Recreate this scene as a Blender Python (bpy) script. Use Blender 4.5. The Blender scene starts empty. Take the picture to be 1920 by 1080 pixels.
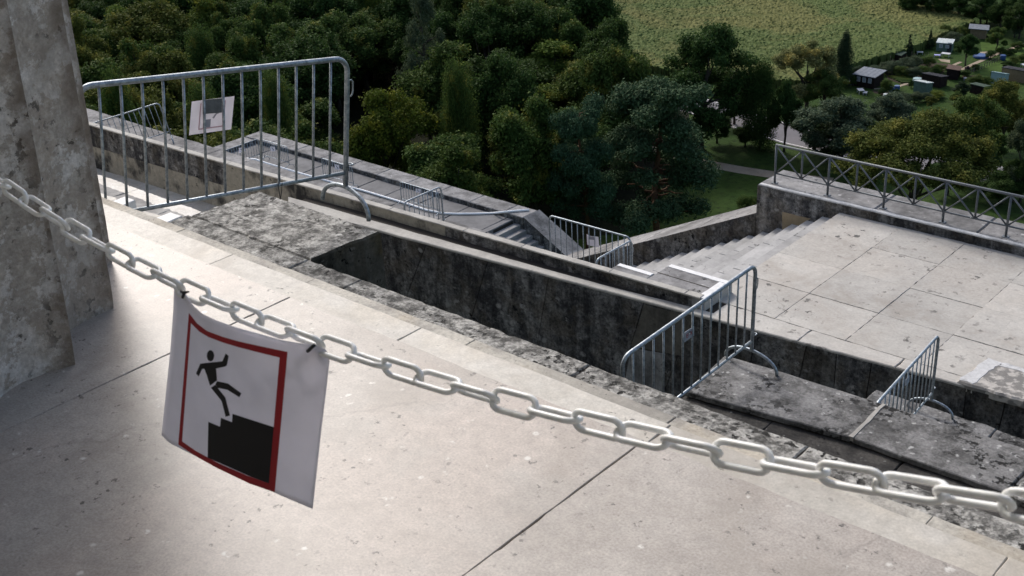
import bpy, bmesh, math, random
import numpy as np
from mathutils import Vector, Matrix

# ------------------------------------------------------------------ camera
SC = bpy.context.scene
COL = SC.collection
PITCH, ROLL, YAW, FPX = 0.4526847, -0.05111564, 2.3101732, 2318.74
CAM = np.array([0.0, 0.0, 1.6])
_cp, _sp = math.cos(PITCH), math.sin(PITCH)
FWD = np.array([math.cos(YAW) * _cp, math.sin(YAW) * _cp, -_sp])
_r = np.array([math.sin(YAW), -math.cos(YAW), 0.0]); _u = np.cross(_r, FWD)
RGT = math.cos(ROLL) * _r + math.sin(ROLL) * _u
UPV = np.cross(RGT, FWD)
cam = bpy.data.cameras.new('camera')
cam.sensor_width = 36.0
cam.lens = FPX / 1920 * 36.0
cam.clip_start = 0.05
cam.clip_end = 3000
cam.dof.use_dof = True
cam.dof.focus_distance = 6.0
cam.dof.aperture_fstop = 20.0
camo = bpy.data.objects.new('camera', cam); COL.objects.link(camo)
M = Matrix.Identity(4)
for i in range(3):
    M[i][0] = RGT[i]; M[i][1] = UPV[i]; M[i][2] = -FWD[i]; M[i][3] = CAM[i]
camo.matrix_world = M
SC.camera = camo

# ------------------------------------------------------------------ light
W = bpy.data.worlds.new('World'); SC.world = W; W.use_nodes = True
nt = W.node_tree
sky = nt.nodes.new('ShaderNodeTexSky'); sky.sky_type = 'NISHITA'; sky.sun_disc = False
SUN_EL, SUN_AZ = math.radians(40), math.atan2(-0.893, 0.45)      # azimuth from +Y towards +X
sky.sun_elevation = SUN_EL; sky.sun_rotation = SUN_AZ
sky.air_density = 1.0; sky.dust_density = 3.0; sky.ozone_density = 1.0
bg = nt.nodes['Background']; nt.links.new(sky.outputs[0], bg.inputs[0]); bg.inputs[1].default_value = 0.15
sun = bpy.data.lights.new('sun', 'SUN'); sun.energy = 2.0; sun.angle = math.radians(10); sun.color = (1.0, 0.98, 0.955)
so = bpy.data.objects.new('sun', sun); COL.objects.link(so)
sdir = Vector((math.sin(SUN_AZ) * math.cos(SUN_EL), math.cos(SUN_AZ) * math.cos(SUN_EL), math.sin(SUN_EL)))
so.rotation_euler = sdir.to_track_quat('Z', 'Y').to_euler()
so.location = (-20, 10, 30)
SC.view_settings.view_transform = 'Standard'; SC.view_settings.look = 'None'
SC.view_settings.gamma = 1.0; SC.view_settings.use_curve_mapping = False
SC.view_settings.exposure = 0.35

R = random.Random(7)

# ------------------------------------------------------------------ helpers
def ray(x, y):
    return FWD + (x - 960) / FPX * RGT - (y - 540) / FPX * UPV
def at(x, y, z):                       # point of the horizontal plane z seen at a place of the photograph
    d = ray(x, y); return Vector(CAM + d * ((z - CAM[2]) / d[2]))
def aty(x, y, v):
    d = ray(x, y); return Vector(CAM + d * ((v - CAM[1]) / d[1]))
def xy(p): return (p[0], p[1])

def tag(o, label=None, cat=None, group=None, kind=None):
    if label: o['label'] = label
    if cat: o['category'] = cat
    if group: o['group'] = group
    if kind: o['kind'] = kind
    return o
def thing(name, label, cat, loc=(0, 0, 0), group=None):
    o = bpy.data.objects.new(name, None); COL.objects.link(o); o.location = loc
    o.empty_display_size = 0.2
    return tag(o, label, cat, group)
def obj(name, bm, mat, parent=None, smooth=False):
    me = bpy.data.meshes.new(name)
    if isinstance(bm, bmesh.types.BMesh):
        bmesh.ops.recalc_face_normals(bm, faces=bm.faces) if getattr(obj, 'recalc', True) else None
        bm.to_mesh(me); bm.free()
    else:
        me = bm
        me.name = name
    for m in (mat if isinstance(mat, (list, tuple)) else [mat]): me.materials.append(m)
    if smooth: me.polygons.foreach_set('use_smooth', [True] * len(me.polygons))
    o = bpy.data.objects.new(name, me); COL.objects.link(o)
    if parent: o.parent = parent
    return o
def struct(name, bm, mat, smooth=False):
    return tag(obj(name, bm, mat, None, smooth), kind='structure')
def dup(root, label=None, group=None):
    r = root.copy(); COL.objects.link(r)
    if label: r['label'] = label
    if group: r['group'] = group
    for ch in list(root.children):
        c = ch.copy(); COL.objects.link(c); c.parent = r
        for g in list(ch.children):
            d = g.copy(); COL.objects.link(d); d.parent = c
    return r

def prism(bm, poly, z0, z1, ch=0.006, mi=0):
    """closed block over a polygon with a small chamfer round the top"""
    P = [Vector((p[0], p[1])) for p in poly]
    a = sum(P[i].x * P[(i + 1) % len(P)].y - P[(i + 1) % len(P)].x * P[i].y for i in range(len(P)))
    if a < 0: P.reverse()
    n = len(P); top = []
    for i in range(n):
        e0 = (P[i] - P[i - 1]).normalized(); e1 = (P[(i + 1) % n] - P[i]).normalized()
        n0 = Vector((-e0.y, e0.x)); n1 = Vector((-e1.y, e1.x)); b = n0 + n1
        k = max(0.3, 1 + n0.dot(n1))
        top.append(P[i] + b * (ch / k))
    zs = [[bm.verts.new((p.x, p.y, z0)) for p in P], [bm.verts.new((p.x, p.y, z1 - ch)) for p in P],
          [bm.verts.new((p.x, p.y, z1)) for p in top]]
    fs = [bm.faces.new(zs[2]), bm.faces.new(list(reversed(zs[0])))]
    for l in range(2):
        for i in range(n):
            j = (i + 1) % n
            fs.append(bm.faces.new([zs[l][i], zs[l][j], zs[l + 1][j], zs[l + 1][i]]))
    for f in fs: f.material_index = mi
def rect(x0, y0, x1, y1): return [(x0, y0), (x1, y0), (x1, y1), (x0, y1)]
def rough(poly, step=0.12, amp=0.008, seed=1):
    rr = random.Random(seed); out = []
    n = len(poly)
    for i in range(n):
        a = Vector(poly[i][:2]); b = Vector(poly[(i + 1) % n][:2]); L = (b - a).length
        k = max(1, int(L / step)); nn = Vector((-(b - a).y, (b - a).x)) / max(L, 1e-6)
        for j in range(k):
            p = a.lerp(b, (j + (0 if j == 0 else rr.uniform(-.3, .3))) / k)
            q = p + nn * (rr.gauss(0, amp) if j else rr.gauss(0, amp * .5))
            out.append((q.x, q.y))
    return out
def box(bm, lo, hi, mi=0):
    vs = [bm.verts.new((x, y, z)) for z in (lo[2], hi[2]) for x, y in ((lo[0], lo[1]), (hi[0], lo[1]), (hi[0], hi[1]), (lo[0], hi[1]))]
    for f in ((0, 3, 2, 1), (4, 5, 6, 7), (0, 1, 5, 4), (1, 2, 6, 5), (2, 3, 7, 6), (3, 0, 4, 7)):
        bm.faces.new([vs[i] for i in f]).material_index = mi
def hexa(bm, pts8, mi=0):
    """pts8: bottom four then top four corners"""
    vs = [bm.verts.new(p) for p in pts8]
    for f in ((0, 3, 2, 1), (4, 5, 6, 7), (0, 1, 5, 4), (1, 2, 6, 5), (2, 3, 7, 6), (3, 0, 4, 7)):
        bm.faces.new([vs[i] for i in f]).material_index = mi
def tube(bm, pts, r, seg=10, closed=False, cap=True, mi=0):
    pts = [Vector(p) for p in pts]; n = len(pts); rings = []
    rs = r if isinstance(r, (list, tuple)) else [r] * n
    t0 = (pts[1] - pts[0]).normalized(); up = Vector((0, 0, 1)) if abs(t0.z) < .9 else Vector((1, 0, 0))
    side = t0.cross(up).normalized(); prev = t0
    for i in range(n):
        if closed: t = (pts[(i + 1) % n] - pts[i - 1]).normalized()
        else: t = (pts[min(i + 1, n - 1)] - pts[max(i - 1, 0)]).normalized()
        q = prev.rotation_difference(t); side = q @ side; prev = t
        side = (side - t * side.dot(t)).normalized(); b = t.cross(side)
        rings.append([bm.verts.new(pts[i] + (side * math.cos(a) + b * math.sin(a)) * rs[i]) for a in [2 * math.pi * k / seg for k in range(seg)]])
    for i in range(n if closed else n - 1):
        A, B = rings[i], rings[(i + 1) % n]
        off = 0
        if closed and i == n - 1:
            off = min(range(seg), key=lambda o: sum((A[k].co - B[(k + o) % seg].co).length for k in range(seg)))
        for k in range(seg):
            f = bm.faces.new([A[k], A[(k + 1) % seg], B[(k + 1 + off) % seg], B[(k + off) % seg]]); f.smooth = True; f.material_index = mi
    if cap and not closed:
        bm.faces.new(list(reversed(rings[0]))).material_index = mi; bm.faces.new(rings[-1]).material_index = mi
def arc(c, a0, a1, r, u, v, n=6):
    return [Vector(c) + Vector(u) * r * math.cos(a0 + (a1 - a0) * i / n) + Vector(v) * r * math.sin(a0 + (a1 - a0) * i / n) for i in range(n + 1)]

# ------------------------------------------------------------------ materials
class NT:
    def __init__(s, name):
        s.m = bpy.data.materials.new(name); s.m.use_nodes = True; s.t = s.m.node_tree
        s.b = s.t.nodes['Principled BSDF']; s.out = s.t.nodes['Material Output']
        s.tc = s.n('ShaderNodeTexCoord'); s.P = s.tc.outputs['Object']
    def n(s, k, **kw):
        o = s.t.nodes.new(k)
        for a, v in kw.items(): setattr(o, a, v)
        return o
    def l(s, a, b): s.t.links.new(a, b)
    def put(s, sock, v):
        if hasattr(v, 'is_linked'): s.l(v, sock)
        else: sock.default_value = v
    def map(s, scale=(1, 1, 1), rot=(0, 0, 0), loc=(0, 0, 0)):
        o = s.n('ShaderNodeMapping'); s.l(s.P, o.inputs[0]); o.inputs['Scale'].default_value = scale
        o.inputs['Rotation'].default_value = rot; o.inputs['Location'].default_value = loc; return o.outputs[0]
    def noise(s, scale, detail=6, rough=.6, vec=None, dist=0.0):
        o = s.n('ShaderNodeTexNoise'); s.l(vec or s.P, o.inputs['Vector'])
        o.inputs['Scale'].default_value = scale; o.inputs['Detail'].default_value = detail
        o.inputs['Roughness'].default_value = rough; o.inputs['Distortion'].default_value = dist
        return o.outputs['Fac']
    def vor(s, scale, vec=None, feature='F1', rnd=1.0):
        o = s.n('ShaderNodeTexVoronoi', feature=feature); s.l(vec or s.P, o.inputs['Vector'])
        o.inputs['Scale'].default_value = scale; o.inputs['Randomness'].default_value = rnd
        return o.outputs['Distance']
    def step(s, v, a, b):              # smooth 0..1 between a and b
        o = s.n('ShaderNodeMapRange', interpolation_type='SMOOTHSTEP'); s.l(v, o.inputs[0])
        o.inputs[1].default_value = a; o.inputs[2].default_value = b; return o.outputs[0]
    def mr(s, v, a, b, c, d):
        o = s.n('ShaderNodeMapRange'); s.l(v, o.inputs[0])
        for i, x in enumerate((a, b, c, d)): o.inputs[i + 1].default_value = x
        return o.outputs[0]
    def mix(s, f, a, b, mode='MIX'):
        o = s.n('ShaderNodeMix', data_type='RGBA', blend_type=mode)
        s.put(o.inputs[0], f)
        for k, v in ((6, a), (7, b)):
            if isinstance(v, tuple): o.inputs[k].default_value = (*v, 1)[:4]
            else: s.l(v, o.inputs[k])
        return o.outputs[2]
    def math(s, op, a, b=0.0):
        o = s.n('ShaderNodeMath', operation=op); s.put(o.inputs[0], a); s.put(o.inputs[1], b); return o.outputs[0]
    def island(s):
        return s.n('ShaderNodeNewGeometry').outputs['Random Per Island']
    def objrand(s):
        return s.n('ShaderNodeObjectInfo').outputs['Random']
    def gray(s, v):
        o = s.n('ShaderNodeCombineColor'); [s.l(v, o.inputs[i]) for i in range(3)]; return o.outputs[0]
    def bump(s, h, strength=.3, dist=.02):
        o = s.n('ShaderNodeBump'); o.inputs['Strength'].default_value = strength; o.inputs['Distance'].default_value = dist
        s.l(h, o.inputs['Height']); s.l(o.outputs[0], s.b.inputs['Normal'])
    def done(s, color, rough=.8, spec=.3):
        s.put(s.b.inputs['Base Color'], color if not isinstance(color, tuple) else (*color, 1)[:4])
        s.put(s.b.inputs['Roughness'], rough); s.b.inputs['Specular IOR Level'].default_value = spec
        return s.m

def stone(name, light, dark, cover=.5, soft=.12, scale=1.2, fine=9.0, fine_amt=.35, spots=None, spot_scale=6.0, spot_size=.22,
          pits=0.0, pit_scale=14.0, island=.15, streak=0.0, rough=.85, spec=.2, bump=.4, bdist=.01, tint=None, mid=None, cracks=0.0, rb=0.62, grain=None, stain=None):
    s = NT(name)
    big = s.noise(scale, 9, rb)
    if streak:
        st = s.noise(1.0, 7, .65, s.map((3.0, 3.0, .35)))
        big = s.math('ADD', s.math('MULTIPLY', big, 1 - streak), s.math('MULTIPLY', st, streak))
    f = s.step(big, cover - soft, cover + soft)
    c = s.mix(f, dark, light)
    if mid:
        c = s.mix(s.step(s.noise(scale * 3.1, 8, .68), .5, .66), c, mid)
    if tint:
        c = s.mix(s.math('MULTIPLY', s.step(s.noise(scale * .6, 5, .6, s.map(loc=(7, 3, 1))), .46, .62), tint[1]), c, tint[0])
    fn = s.noise(fine, 8, .75)
    c = s.mix(1.0, c, s.gray(s.mr(fn, .25, .75, 1 - fine_amt, 1 + fine_amt)), 'MULTIPLY')
    h = fn
    if grain:
        gn = s.noise(grain[0], 3, .6)
        c = s.mix(1.0, c, s.gray(s.mr(gn, .3, .7, 1 - grain[1], 1 + grain[1])), 'MULTIPLY')
    if stain:
        sn = s.noise(stain[1], 7, .66, s.map(loc=(11, 2, 5)), .6)
        c = s.mix(s.math('MULTIPLY', s.step(sn, .50, .68), stain[2]), c, stain[0])
    if spots:
        v = s.vor(spot_scale, s.map(loc=(2, 5, 1)))
        m = s.math('MULTIPLY', s.math('SUBTRACT', 1.0, s.step(v, spot_size * .55, spot_size)), s.step(s.noise(spot_scale * 1.3, 4, .7), .5, .6))
        c = s.mix(m, c, spots)
    if pits:
        pn = s.noise(pit_scale, 5, .62, s.map((1, 1.0, 1), loc=(4, 1, 9)))
        gate = s.step(s.noise(pit_scale * .14, 4, .6), .42, .62)
        pm = s.math('MULTIPLY', s.step(pn, .66 - .06 * pits, .72 - .06 * pits), gate)
        c = s.mix(pm, c, tuple(x * .28 for x in dark))
        h = s.math('SUBTRACT', fn, s.math('MULTIPLY', pm, .8))
    if cracks:
        w = s.noise(1.7, 5, .6)
        dv = s.n('ShaderNodeVectorMath', operation='MULTIPLY_ADD')
        s.l(s.gray(w), dv.inputs[0]); dv.inputs[1].default_value = (1.4, 1.4, 1.4); s.l(s.P, dv.inputs[2])
        e = s.vor(.55, dv.outputs[0], 'DISTANCE_TO_EDGE')
        cm = s.math('MULTIPLY', s.math('SUBTRACT', 1.0, s.step(e, .0008, .0032)), s.step(s.noise(.9, 3, .5, s.map(loc=(1, 8, 2))), .5, .56))
        c = s.mix(s.math('MULTIPLY', cm, cracks), c, tuple(x * .3 for x in dark))
    if island:
        c = s.mix(1.0, c, s.gray(s.mr(s.island(), 0, 1, 1 - island, 1 + island)), 'MULTIPLY')
    s.bump(h, bump, bdist)
    return s.done(c, rough, spec)

def flat(name, color, rough=.5, spec=.5, metal=0.0, var=0.0, vscale=30):
    s = NT(name)
    c = color
    if var:
        c = s.mix(1.0, color, s.gray(s.mr(s.noise(vscale, 5, .6), .3, .7, 1 - var, 1 + var)), 'MULTIPLY')
    s.b.inputs['Metallic'].default_value = metal
    return s.done(c, rough, spec)

M_FLOOR = stone('limestone_floor', (.405, .372, .338), (.30, .268, .238), cover=.47, soft=.2, scale=2.6, fine=24, fine_amt=.22,
                spots=(.62, .60, .56), spot_scale=17, spot_size=.2, pits=1.0, pit_scale=42, island=.06, rough=.48, spec=.46, bump=.14, bdist=.004, cracks=.22,
                tint=((.43, .36, .315), .5), grain=(170, .20), stain=((.25, .215, .18), 2.4, .38))
M_STEP = stone('limestone_step', (.55, .525, .48), (.42, .395, .35), cover=.46, soft=.2, scale=2.6, fine=24, fine_amt=.22, pits=.7, pit_scale=24,
               island=.10, rough=.6, spec=.3, bump=.18, bdist=.004, tint=((.52, .46, .37), .4), rb=.68, grain=(120, .10), stain=((.34, .30, .25), 1.6, .5))
M_STEP2 = stone('speckled_step', (.46, .435, .385), (.29, .275, .25), cover=.45, soft=.1, scale=3.0, fine=45, fine_amt=.4, pits=.8, pit_scale=55,
                island=.1, rough=.75, spec=.2, bump=.25, bdist=.004, tint=((.45, .39, .30), .5), stain=((.26, .245, .22), 1.3, .6))
M_LICHEN = stone('lichen_stone', (.37, .36, .335), (.075, .073, .068), cover=.50, soft=.10, scale=7.5, rb=.76, fine=48, fine_amt=.65, spots=(.50, .49, .46),
                 spot_scale=8, spot_size=.3, pits=2.2, pit_scale=22, island=.18, rough=.9, spec=.15, bump=.6, bdist=.012, mid=(.17, .165, .155))
M_BENCH = stone('lichen_bench', (.21, .205, .20), (.085, .083, .08), cover=.49, soft=.13, scale=3.0, rb=.74, fine=34, fine_amt=.55, spots=(.38, .375, .36),
                spot_scale=11, spot_size=.3, pits=2.4, pit_scale=15, island=.12, rough=.92, spec=.12, bump=.6, bdist=.012)
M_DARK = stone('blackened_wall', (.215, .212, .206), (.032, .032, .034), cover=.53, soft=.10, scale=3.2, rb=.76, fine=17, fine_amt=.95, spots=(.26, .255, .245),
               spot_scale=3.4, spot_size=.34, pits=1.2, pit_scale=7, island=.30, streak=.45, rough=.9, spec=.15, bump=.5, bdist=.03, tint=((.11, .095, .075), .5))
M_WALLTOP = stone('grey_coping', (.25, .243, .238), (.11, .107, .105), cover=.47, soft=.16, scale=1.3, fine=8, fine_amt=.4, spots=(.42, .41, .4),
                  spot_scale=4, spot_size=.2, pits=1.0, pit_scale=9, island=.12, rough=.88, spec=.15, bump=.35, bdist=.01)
M_LEDGE = stone('pale_ledge', (.42, .40, .36), (.30, .285, .26), cover=.45, soft=.15, scale=1.3, fine=14, fine_amt=.22, island=.06, rough=.8, spec=.2,
                bump=.25, bdist=.008)
M_TERR = stone('terrace_slabs', (.455, .43, .388), (.37, .348, .315), cover=.47, soft=.2, scale=.9, fine=6, fine_amt=.14, pits=1.2, pit_scale=5,
               island=.10, rough=.75, spec=.25, bump=.15, bdist=.008, tint=((.42, .38, .33), .5), cracks=.35, grain=(22, .10), stain=((.30, .265, .225), .8, .55))
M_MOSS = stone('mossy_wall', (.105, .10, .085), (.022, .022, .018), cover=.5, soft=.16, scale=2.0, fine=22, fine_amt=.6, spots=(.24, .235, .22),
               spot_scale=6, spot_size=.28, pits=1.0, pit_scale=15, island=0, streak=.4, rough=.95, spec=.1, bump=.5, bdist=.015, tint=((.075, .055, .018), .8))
M_WHITE = stone('clean_white_limestone', (.78, .77, .75), (.66, .65, .63), cover=.4, soft=.2, scale=3, fine=14, fine_amt=.12, island=.04, rough=.7, spec=.25, bump=.1)
M_WHITEPATCH = stone('worn_white_edge', (.52, .515, .505), (.33, .325, .32), cover=.40, soft=.10, scale=4, fine=14, fine_amt=.25, island=0, rough=.8, spec=.2, bump=.2)
M_BEIGE = stone('new_beige_stone', (.36, .29, .19), (.27, .215, .14), cover=.45, soft=.2, scale=2, fine=12, fine_amt=.2, island=.1, rough=.85, bump=.2)
M_WALK = stone('walkway_slabs', (.17, .167, .167), (.105, .103, .103), cover=.47, soft=.2, scale=.6, fine=4, fine_amt=.25, island=.12, rough=.85, spec=.2, bump=.2, bdist=.01)
M_COLUMN = stone('column_limestone', (.60, .585, .565), (.375, .345, .31), cover=.52, soft=.022, scale=7.0, fine=40, fine_amt=.28, pits=1.4, pit_scale=30, island=0,
                 rough=.88, spec=.2, bump=.45, bdist=.012, mid=(.48, .455, .42), tint=((.36, .29, .22), .3), rb=.74, grain=(95, .16), stain=((.26, .23, .195), 2.6, .55))
M_JOINT = flat('joint_dirt', (.045, .04, .035), .95, .1)
M_GALV = NT('galvanised_steel'); _s = M_GALV
_c = _s.mix(_s.step(_s.noise(38, 5, .7), .35, .65), (.20, .235, .265), (.40, .44, .475)); _s.b.inputs['Metallic'].default_value = .75
M_GALV = _s.done(_c, _s.mr(_s.noise(30, 3, .5), .3, .7, .38, .6), .5)
M_RAIL = flat('painted_iron', (.11, .122, .135), .5, .4, .3, .3)
M_CHAIN = NT('white_plastic'); M_CHAIN.b.inputs['Subsurface Weight'].default_value = .15
M_CHAIN.b.inputs['Subsurface Radius'].default_value = (.004, .004, .003)
M_CHAIN = M_CHAIN.done(M_CHAIN.mix(M_CHAIN.step(M_CHAIN.noise(60, 5, .65), .42, .7), (.90, .90, .89), (.78, .77, .745)), .36, .5)
def paper_mat(name, col, trans):
    s = NT(name); c = s.mix(1.0, col, s.gray(s.mr(s.noise(9, 6, .65), .3, .7, .93, 1.05)), 'MULTIPLY')
    s.put(s.b.inputs['Base Color'], c); s.b.inputs['Roughness'].default_value = .8; s.b.inputs['Specular IOR Level'].default_value = .2
    s.bump(s.noise(14, 3, .5, None, 1.5), .12, .004)
    tr = s.n('ShaderNodeBsdfTranslucent'); s.l(c, tr.inputs[0]); mx = s.n('ShaderNodeMixShader'); mx.inputs[0].default_value = trans
    s.l(s.b.outputs[0], mx.inputs[1]); s.l(tr.outputs[0], mx.inputs[2]); s.l(mx.outputs[0], s.out.inputs[0]); return s.m
M_PAPER = paper_mat('paper', (.85, .835, .89), .48)
M_PAPERB = paper_mat('paper_back', (.80, .78, .82), .4)
M_RED = flat('red_print', (.36, .022, .028), .65, .3, 0, .1, 20)
M_BLACK = flat('black_print', (.012, .011, .012), .6, .3)
M_PALEPINK = flat('show_through_pink', (.56, .36, .40), .8, .2)
M_PALEGREY = flat('show_through_grey', (.34, .33, .37), .8, .2)
M_PLATE = flat('grey_plate', (.14, .15, .165), .5, .4, .4, .2)
M_PLATE_L = flat('light_plate', (.30, .33, .38), .5, .4, .2, .15)
M_TIE = flat('black_plastic', (.01, .01, .01), .45, .4)
M_ROPE = flat('white_rope', (.88, .88, .88), .8, .2)

# ================================================================== the setting
# ---- temple floor, its three steps, ceiling
bm = bmesh.new()
box(bm, (-16, -7, -.5), (9, 1.985, -.012), 1)
ys = [2.0, .50, -1.0, -2.5, -4.0, -5.5, -7.0]
for k in range(-10, 8):
    for j in range(6):
        g = .0011 if k != 0 and k != -1 else .0016
        prism(bm, rough(rect(-1.43 + 1.285 * k + g, ys[j + 1] + g, -1.43 + 1.285 * (k + 1) - g, ys[j] - (0 if j == 0 else g)), .035, .0011, k * 7 + j), -.03, R.uniform(-.0008, .0008), .0018)
struct('temple_floor', bm, [M_FLOOR, M_JOINT])
def course(bm, xs, y0, y1, z, h, seed, mi=0, amp=.0014, ch=.0028, gap=.0010):
    box(bm, (xs[0], y0, z - h), (xs[-1], y1 - .012, z - .014), 1)
    for i in range(len(xs) - 1):
        prism(bm, rough(rect(xs[i] + gap, y0, xs[i + 1] - gap, y1), .06, amp, seed + i), z - h + .002, z + R.uniform(-.002, .002), ch, mi)
bm = bmesh.new()
course(bm, [-17.3, -15.4, -12.9, -11.8, -10.7, -9.6, -8.5, -7.4, -6.3, -5.18, -4.08, -2.96, -1.86, -.80, .30, 1.4, 2.5, 5, 9], 1.8, 2.745, -.5, .5, 100)
struct('temple_steps', bm, [M_STEP, M_JOINT])
bm = bmesh.new()
course(bm, [-17.3, -14.2, -11.9, -10.9, -9.8, -8.7, -7.7, -6.65, -5.56, -4.47, -3.39, -2.32, -1.27, -.2, .9, 2, 5, 9], 2.6, 3.46, -1.0, .9, 200)
struct('temple_steps', bm, [M_STEP2, M_JOINT])
Z3 = -1.87
bm = bmesh.new()
course(bm, [-7.63, -6.24, -5.70, -3.80, -2.42, -1.1, .3, 2, 5], 3.3, 4.79, Z3, 1.0, 300, amp=.0045, ch=.008, gap=.003)
box(bm, (-7.62, 3.3, -13), (5, 4.74, Z3 - .99), 0)
struct('temple_steps', bm, [M_LICHEN, M_JOINT])
# buttress block carrying the barrier, in one plane with the lowest step
bm = bmesh.new()
q = [at(*p, Z3) for p in ((352, 404.5), (486, 357), (713, 432.5), (580, 487))]
prism(bm, rough([xy(p) for p in (Vector((q[0].x, 4.80, 0)), q[1], q[2], Vector((q[3].x, 4.80, 0)))], .05, .005, 5), Z3 - .9, Z3 - .004, .015, 0)
box(bm, (q[0].x + .02, 4.76, -13), (q[2].x - .012, q[2].y - .02, Z3 - .89), 1)
bm2 = bmesh.new()
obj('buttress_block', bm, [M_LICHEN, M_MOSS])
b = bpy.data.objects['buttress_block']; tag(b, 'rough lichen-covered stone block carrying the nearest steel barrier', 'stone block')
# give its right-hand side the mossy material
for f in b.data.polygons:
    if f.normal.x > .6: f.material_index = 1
bm2.free()
# ceiling, back wall of the portico (out of the picture, they shade the floor)
bm = bmesh.new()
box(bm, (-30, -8, 9.8), (22, 2.4, 11)); box(bm, (-30, -8, -.5), (22, -7, 9.8))
struct('temple_ceiling', bm, M_WHITE)
# ---- fluted columns
def column_mesh(R0=1.09, H=9.8, seed=3):
    rr = np.random.RandomState(seed); nf, sub = 20, 9
    na = nf * sub
    zs = np.concatenate([[0, .012, .03, .055, .09, .14, .2, .3, .45], np.linspace(.65, H, 40)])
    # chipped lower edge: dents per arris
    ang = np.arange(na) / sub * math.radians(18) + math.radians(31.2)
    ph = (np.arange(na) % sub) / sub
    flute = 1 - np.sin(ph * math.pi) ** .85 * 0.092
    chip = np.maximum(0, np.convolve(np.tile(rr.rand(na) - .45, 3), np.ones(3) / 3, 'same')[na:2 * na])
    vs = []
    for z in zs:
        taper = 1 - .021 * z + .004 * math.sin(z / H * math.pi)
        w = math.exp(-(z / .035))
        edge = np.where((ph < .18) | (ph > .82), 1.0, .3)
        r = R0 * taper * flute - chip * .16 * w * edge - rr.rand(na) * .0022 - .012 * w
        vs.append(np.stack([r * np.cos(ang), r * np.sin(ang), np.full(na, z)], 1))
    V = np.concatenate(vs); F = []
    for i in range(len(zs) - 1):
        for k in range(na):
            F.append((i * na + k, i * na + (k + 1) % na, (i + 1) * na + (k + 1) % na, (i + 1) * na + k))
    F.append(tuple(range((len(zs) - 1) * na, len(zs) * na)))
    me = bpy.data.meshes.new('column'); me.from_pydata(V.tolist(), [], F); me.update()
    at_ = me.attributes.new('arris', 'FLOAT', 'POINT')
    e_ = np.maximum(0, 1 - np.minimum(ph, 1 - ph) / .16)
    e_ = np.concatenate([np.clip(e_ + math.exp(-z / .06) * .8, 0, 1) for z in zs]); at_.data.foreach_set('value', e_.astype(np.float32))  # dirt along the arrises, plus contact darkness painted round the foot
    return me
_t = M_COLUMN.node_tree; _a = _t.nodes.new('ShaderNodeAttribute'); _a.attribute_name = 'arris'
_b = _t.nodes['Principled BSDF']; _src = _b.inputs['Base Color'].links[0].from_socket
_n = _t.nodes.new('ShaderNodeTexNoise'); _n.inputs['Scale'].default_value = 16; _n.inputs['Detail'].default_value = 6
_tc = [n for n in _t.nodes if n.type == 'TEX_COORD'][0]; _t.links.new(_tc.outputs['Object'], _n.inputs['Vector'])
_mm = _t.nodes.new('ShaderNodeMath'); _mm.operation = 'MULTIPLY'; _t.links.new(_a.outputs['Fac'], _mm.inputs[0]); _t.links.new(_n.outputs['Fac'], _mm.inputs[1])
_mr = _t.nodes.new('ShaderNodeMapRange'); _mr.inputs[1].default_value = .22; _mr.inputs[2].default_value = .48; _mr.inputs[4].default_value = .62; _t.links.new(_mm.outputs[0], _mr.inputs[0])
_mx = _t.nodes.new('ShaderNodeMix'); _mx.data_type = 'RGBA'; _t.links.new(_mr.outputs[0], _mx.inputs[0]); _t.links.new(_src, _mx.inputs[6]); _mx.inputs[7].default_value = (.13, .10, .075, 1); _t.links.new(_mx.outputs[2], _b.inputs['Base Color'])
COLC = (-3.80, .815)
c = obj('column', column_mesh(), M_COLUMN); c.location = (*COLC, 0.002)
tag(c, 'weathered fluted stone column with a chipped foot beside the hanging sign', 'column')
c.rotation_mode = 'AXIS_ANGLE'; c.rotation_axis_angle = (.052, -.67, .74, 0)
c2 = c.copy(); COL.objects.link(c2); c2.location = (3.25, .86, .002)
tag(c2, 'second fluted stone column holding the far end of the plastic chain', 'column')

# ---- giant bright steps left of the block
bm = bmesh.new()
for (z, pf, pn, y0, seed) in ((-2.6, (270, 392), None, 3.42, 1), (-4.8, (270, 374.5), None, 5.4, 2), (-7.0, (270, 357.5), None, 8.6, 3)):
    y1 = at(*pf, z).y
    xs = [-40, -33, -28, -24]
    x, xe = -24, at(600, 394, z).x
    while x < xe - .2: x += R.uniform(1.1, 2.2); xs.append(min(x, xe))
    course(bm, xs, y0, y1, z, 3.0, 400 + seed * 20, 2 if z == -4.8 else 0, amp=.01, ch=.012)
M_GREYSTEP = stone('grey_stained_step', (.34, .33, .31), (.22, .21, .2), cover=.5, soft=.15, scale=2, fine=10, fine_amt=.3, island=.1, bump=.2)
struct('lower_steps', bm, [M_STEP, M_JOINT, M_GREYSTEP])
bm = bmesh.new()
for i in range(16):
    x0 = -40 + i * 1.7
    for (ya, yb) in ((11.5, 14.2), (14.2, 16.4)):
        if x0 < -20: prism(bm, rough(rect(x0 + .006, ya, x0 + 1.694, yb - .006), .2, .006, i), -9.7, -9.4 + R.uniform(-.01, .01), .01)
box(bm, (-40, 11.5, -10), (-19.7, 16.4, -9.45), 1)
struct('lower_landing', bm, [M_STEP, M_JOINT])
bm = bmesh.new()
p = [at(*q, -2.51) for q in ((205, 381), (234, 370), (254, 377), (225, 389))]
prism(bm, rough([xy(v) for v in p], .07, .003, 2), -2.60, -2.50, .006)
tag(obj('step_stone', bm, M_WHITE), 'small bright white stone block behind the nearest barrier bars', 'stone')
bm = bmesh.new()
p = [at(*q, -2.58) for q in ((287, 411), (320, 397.5), (341, 404.5), (304, 420))]
prism(bm, rough([xy(v) for v in p], .07, .004, 3), -2.62, -2.58, .005)  # brightly lit slab; its sunlight is put into the white colour
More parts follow.
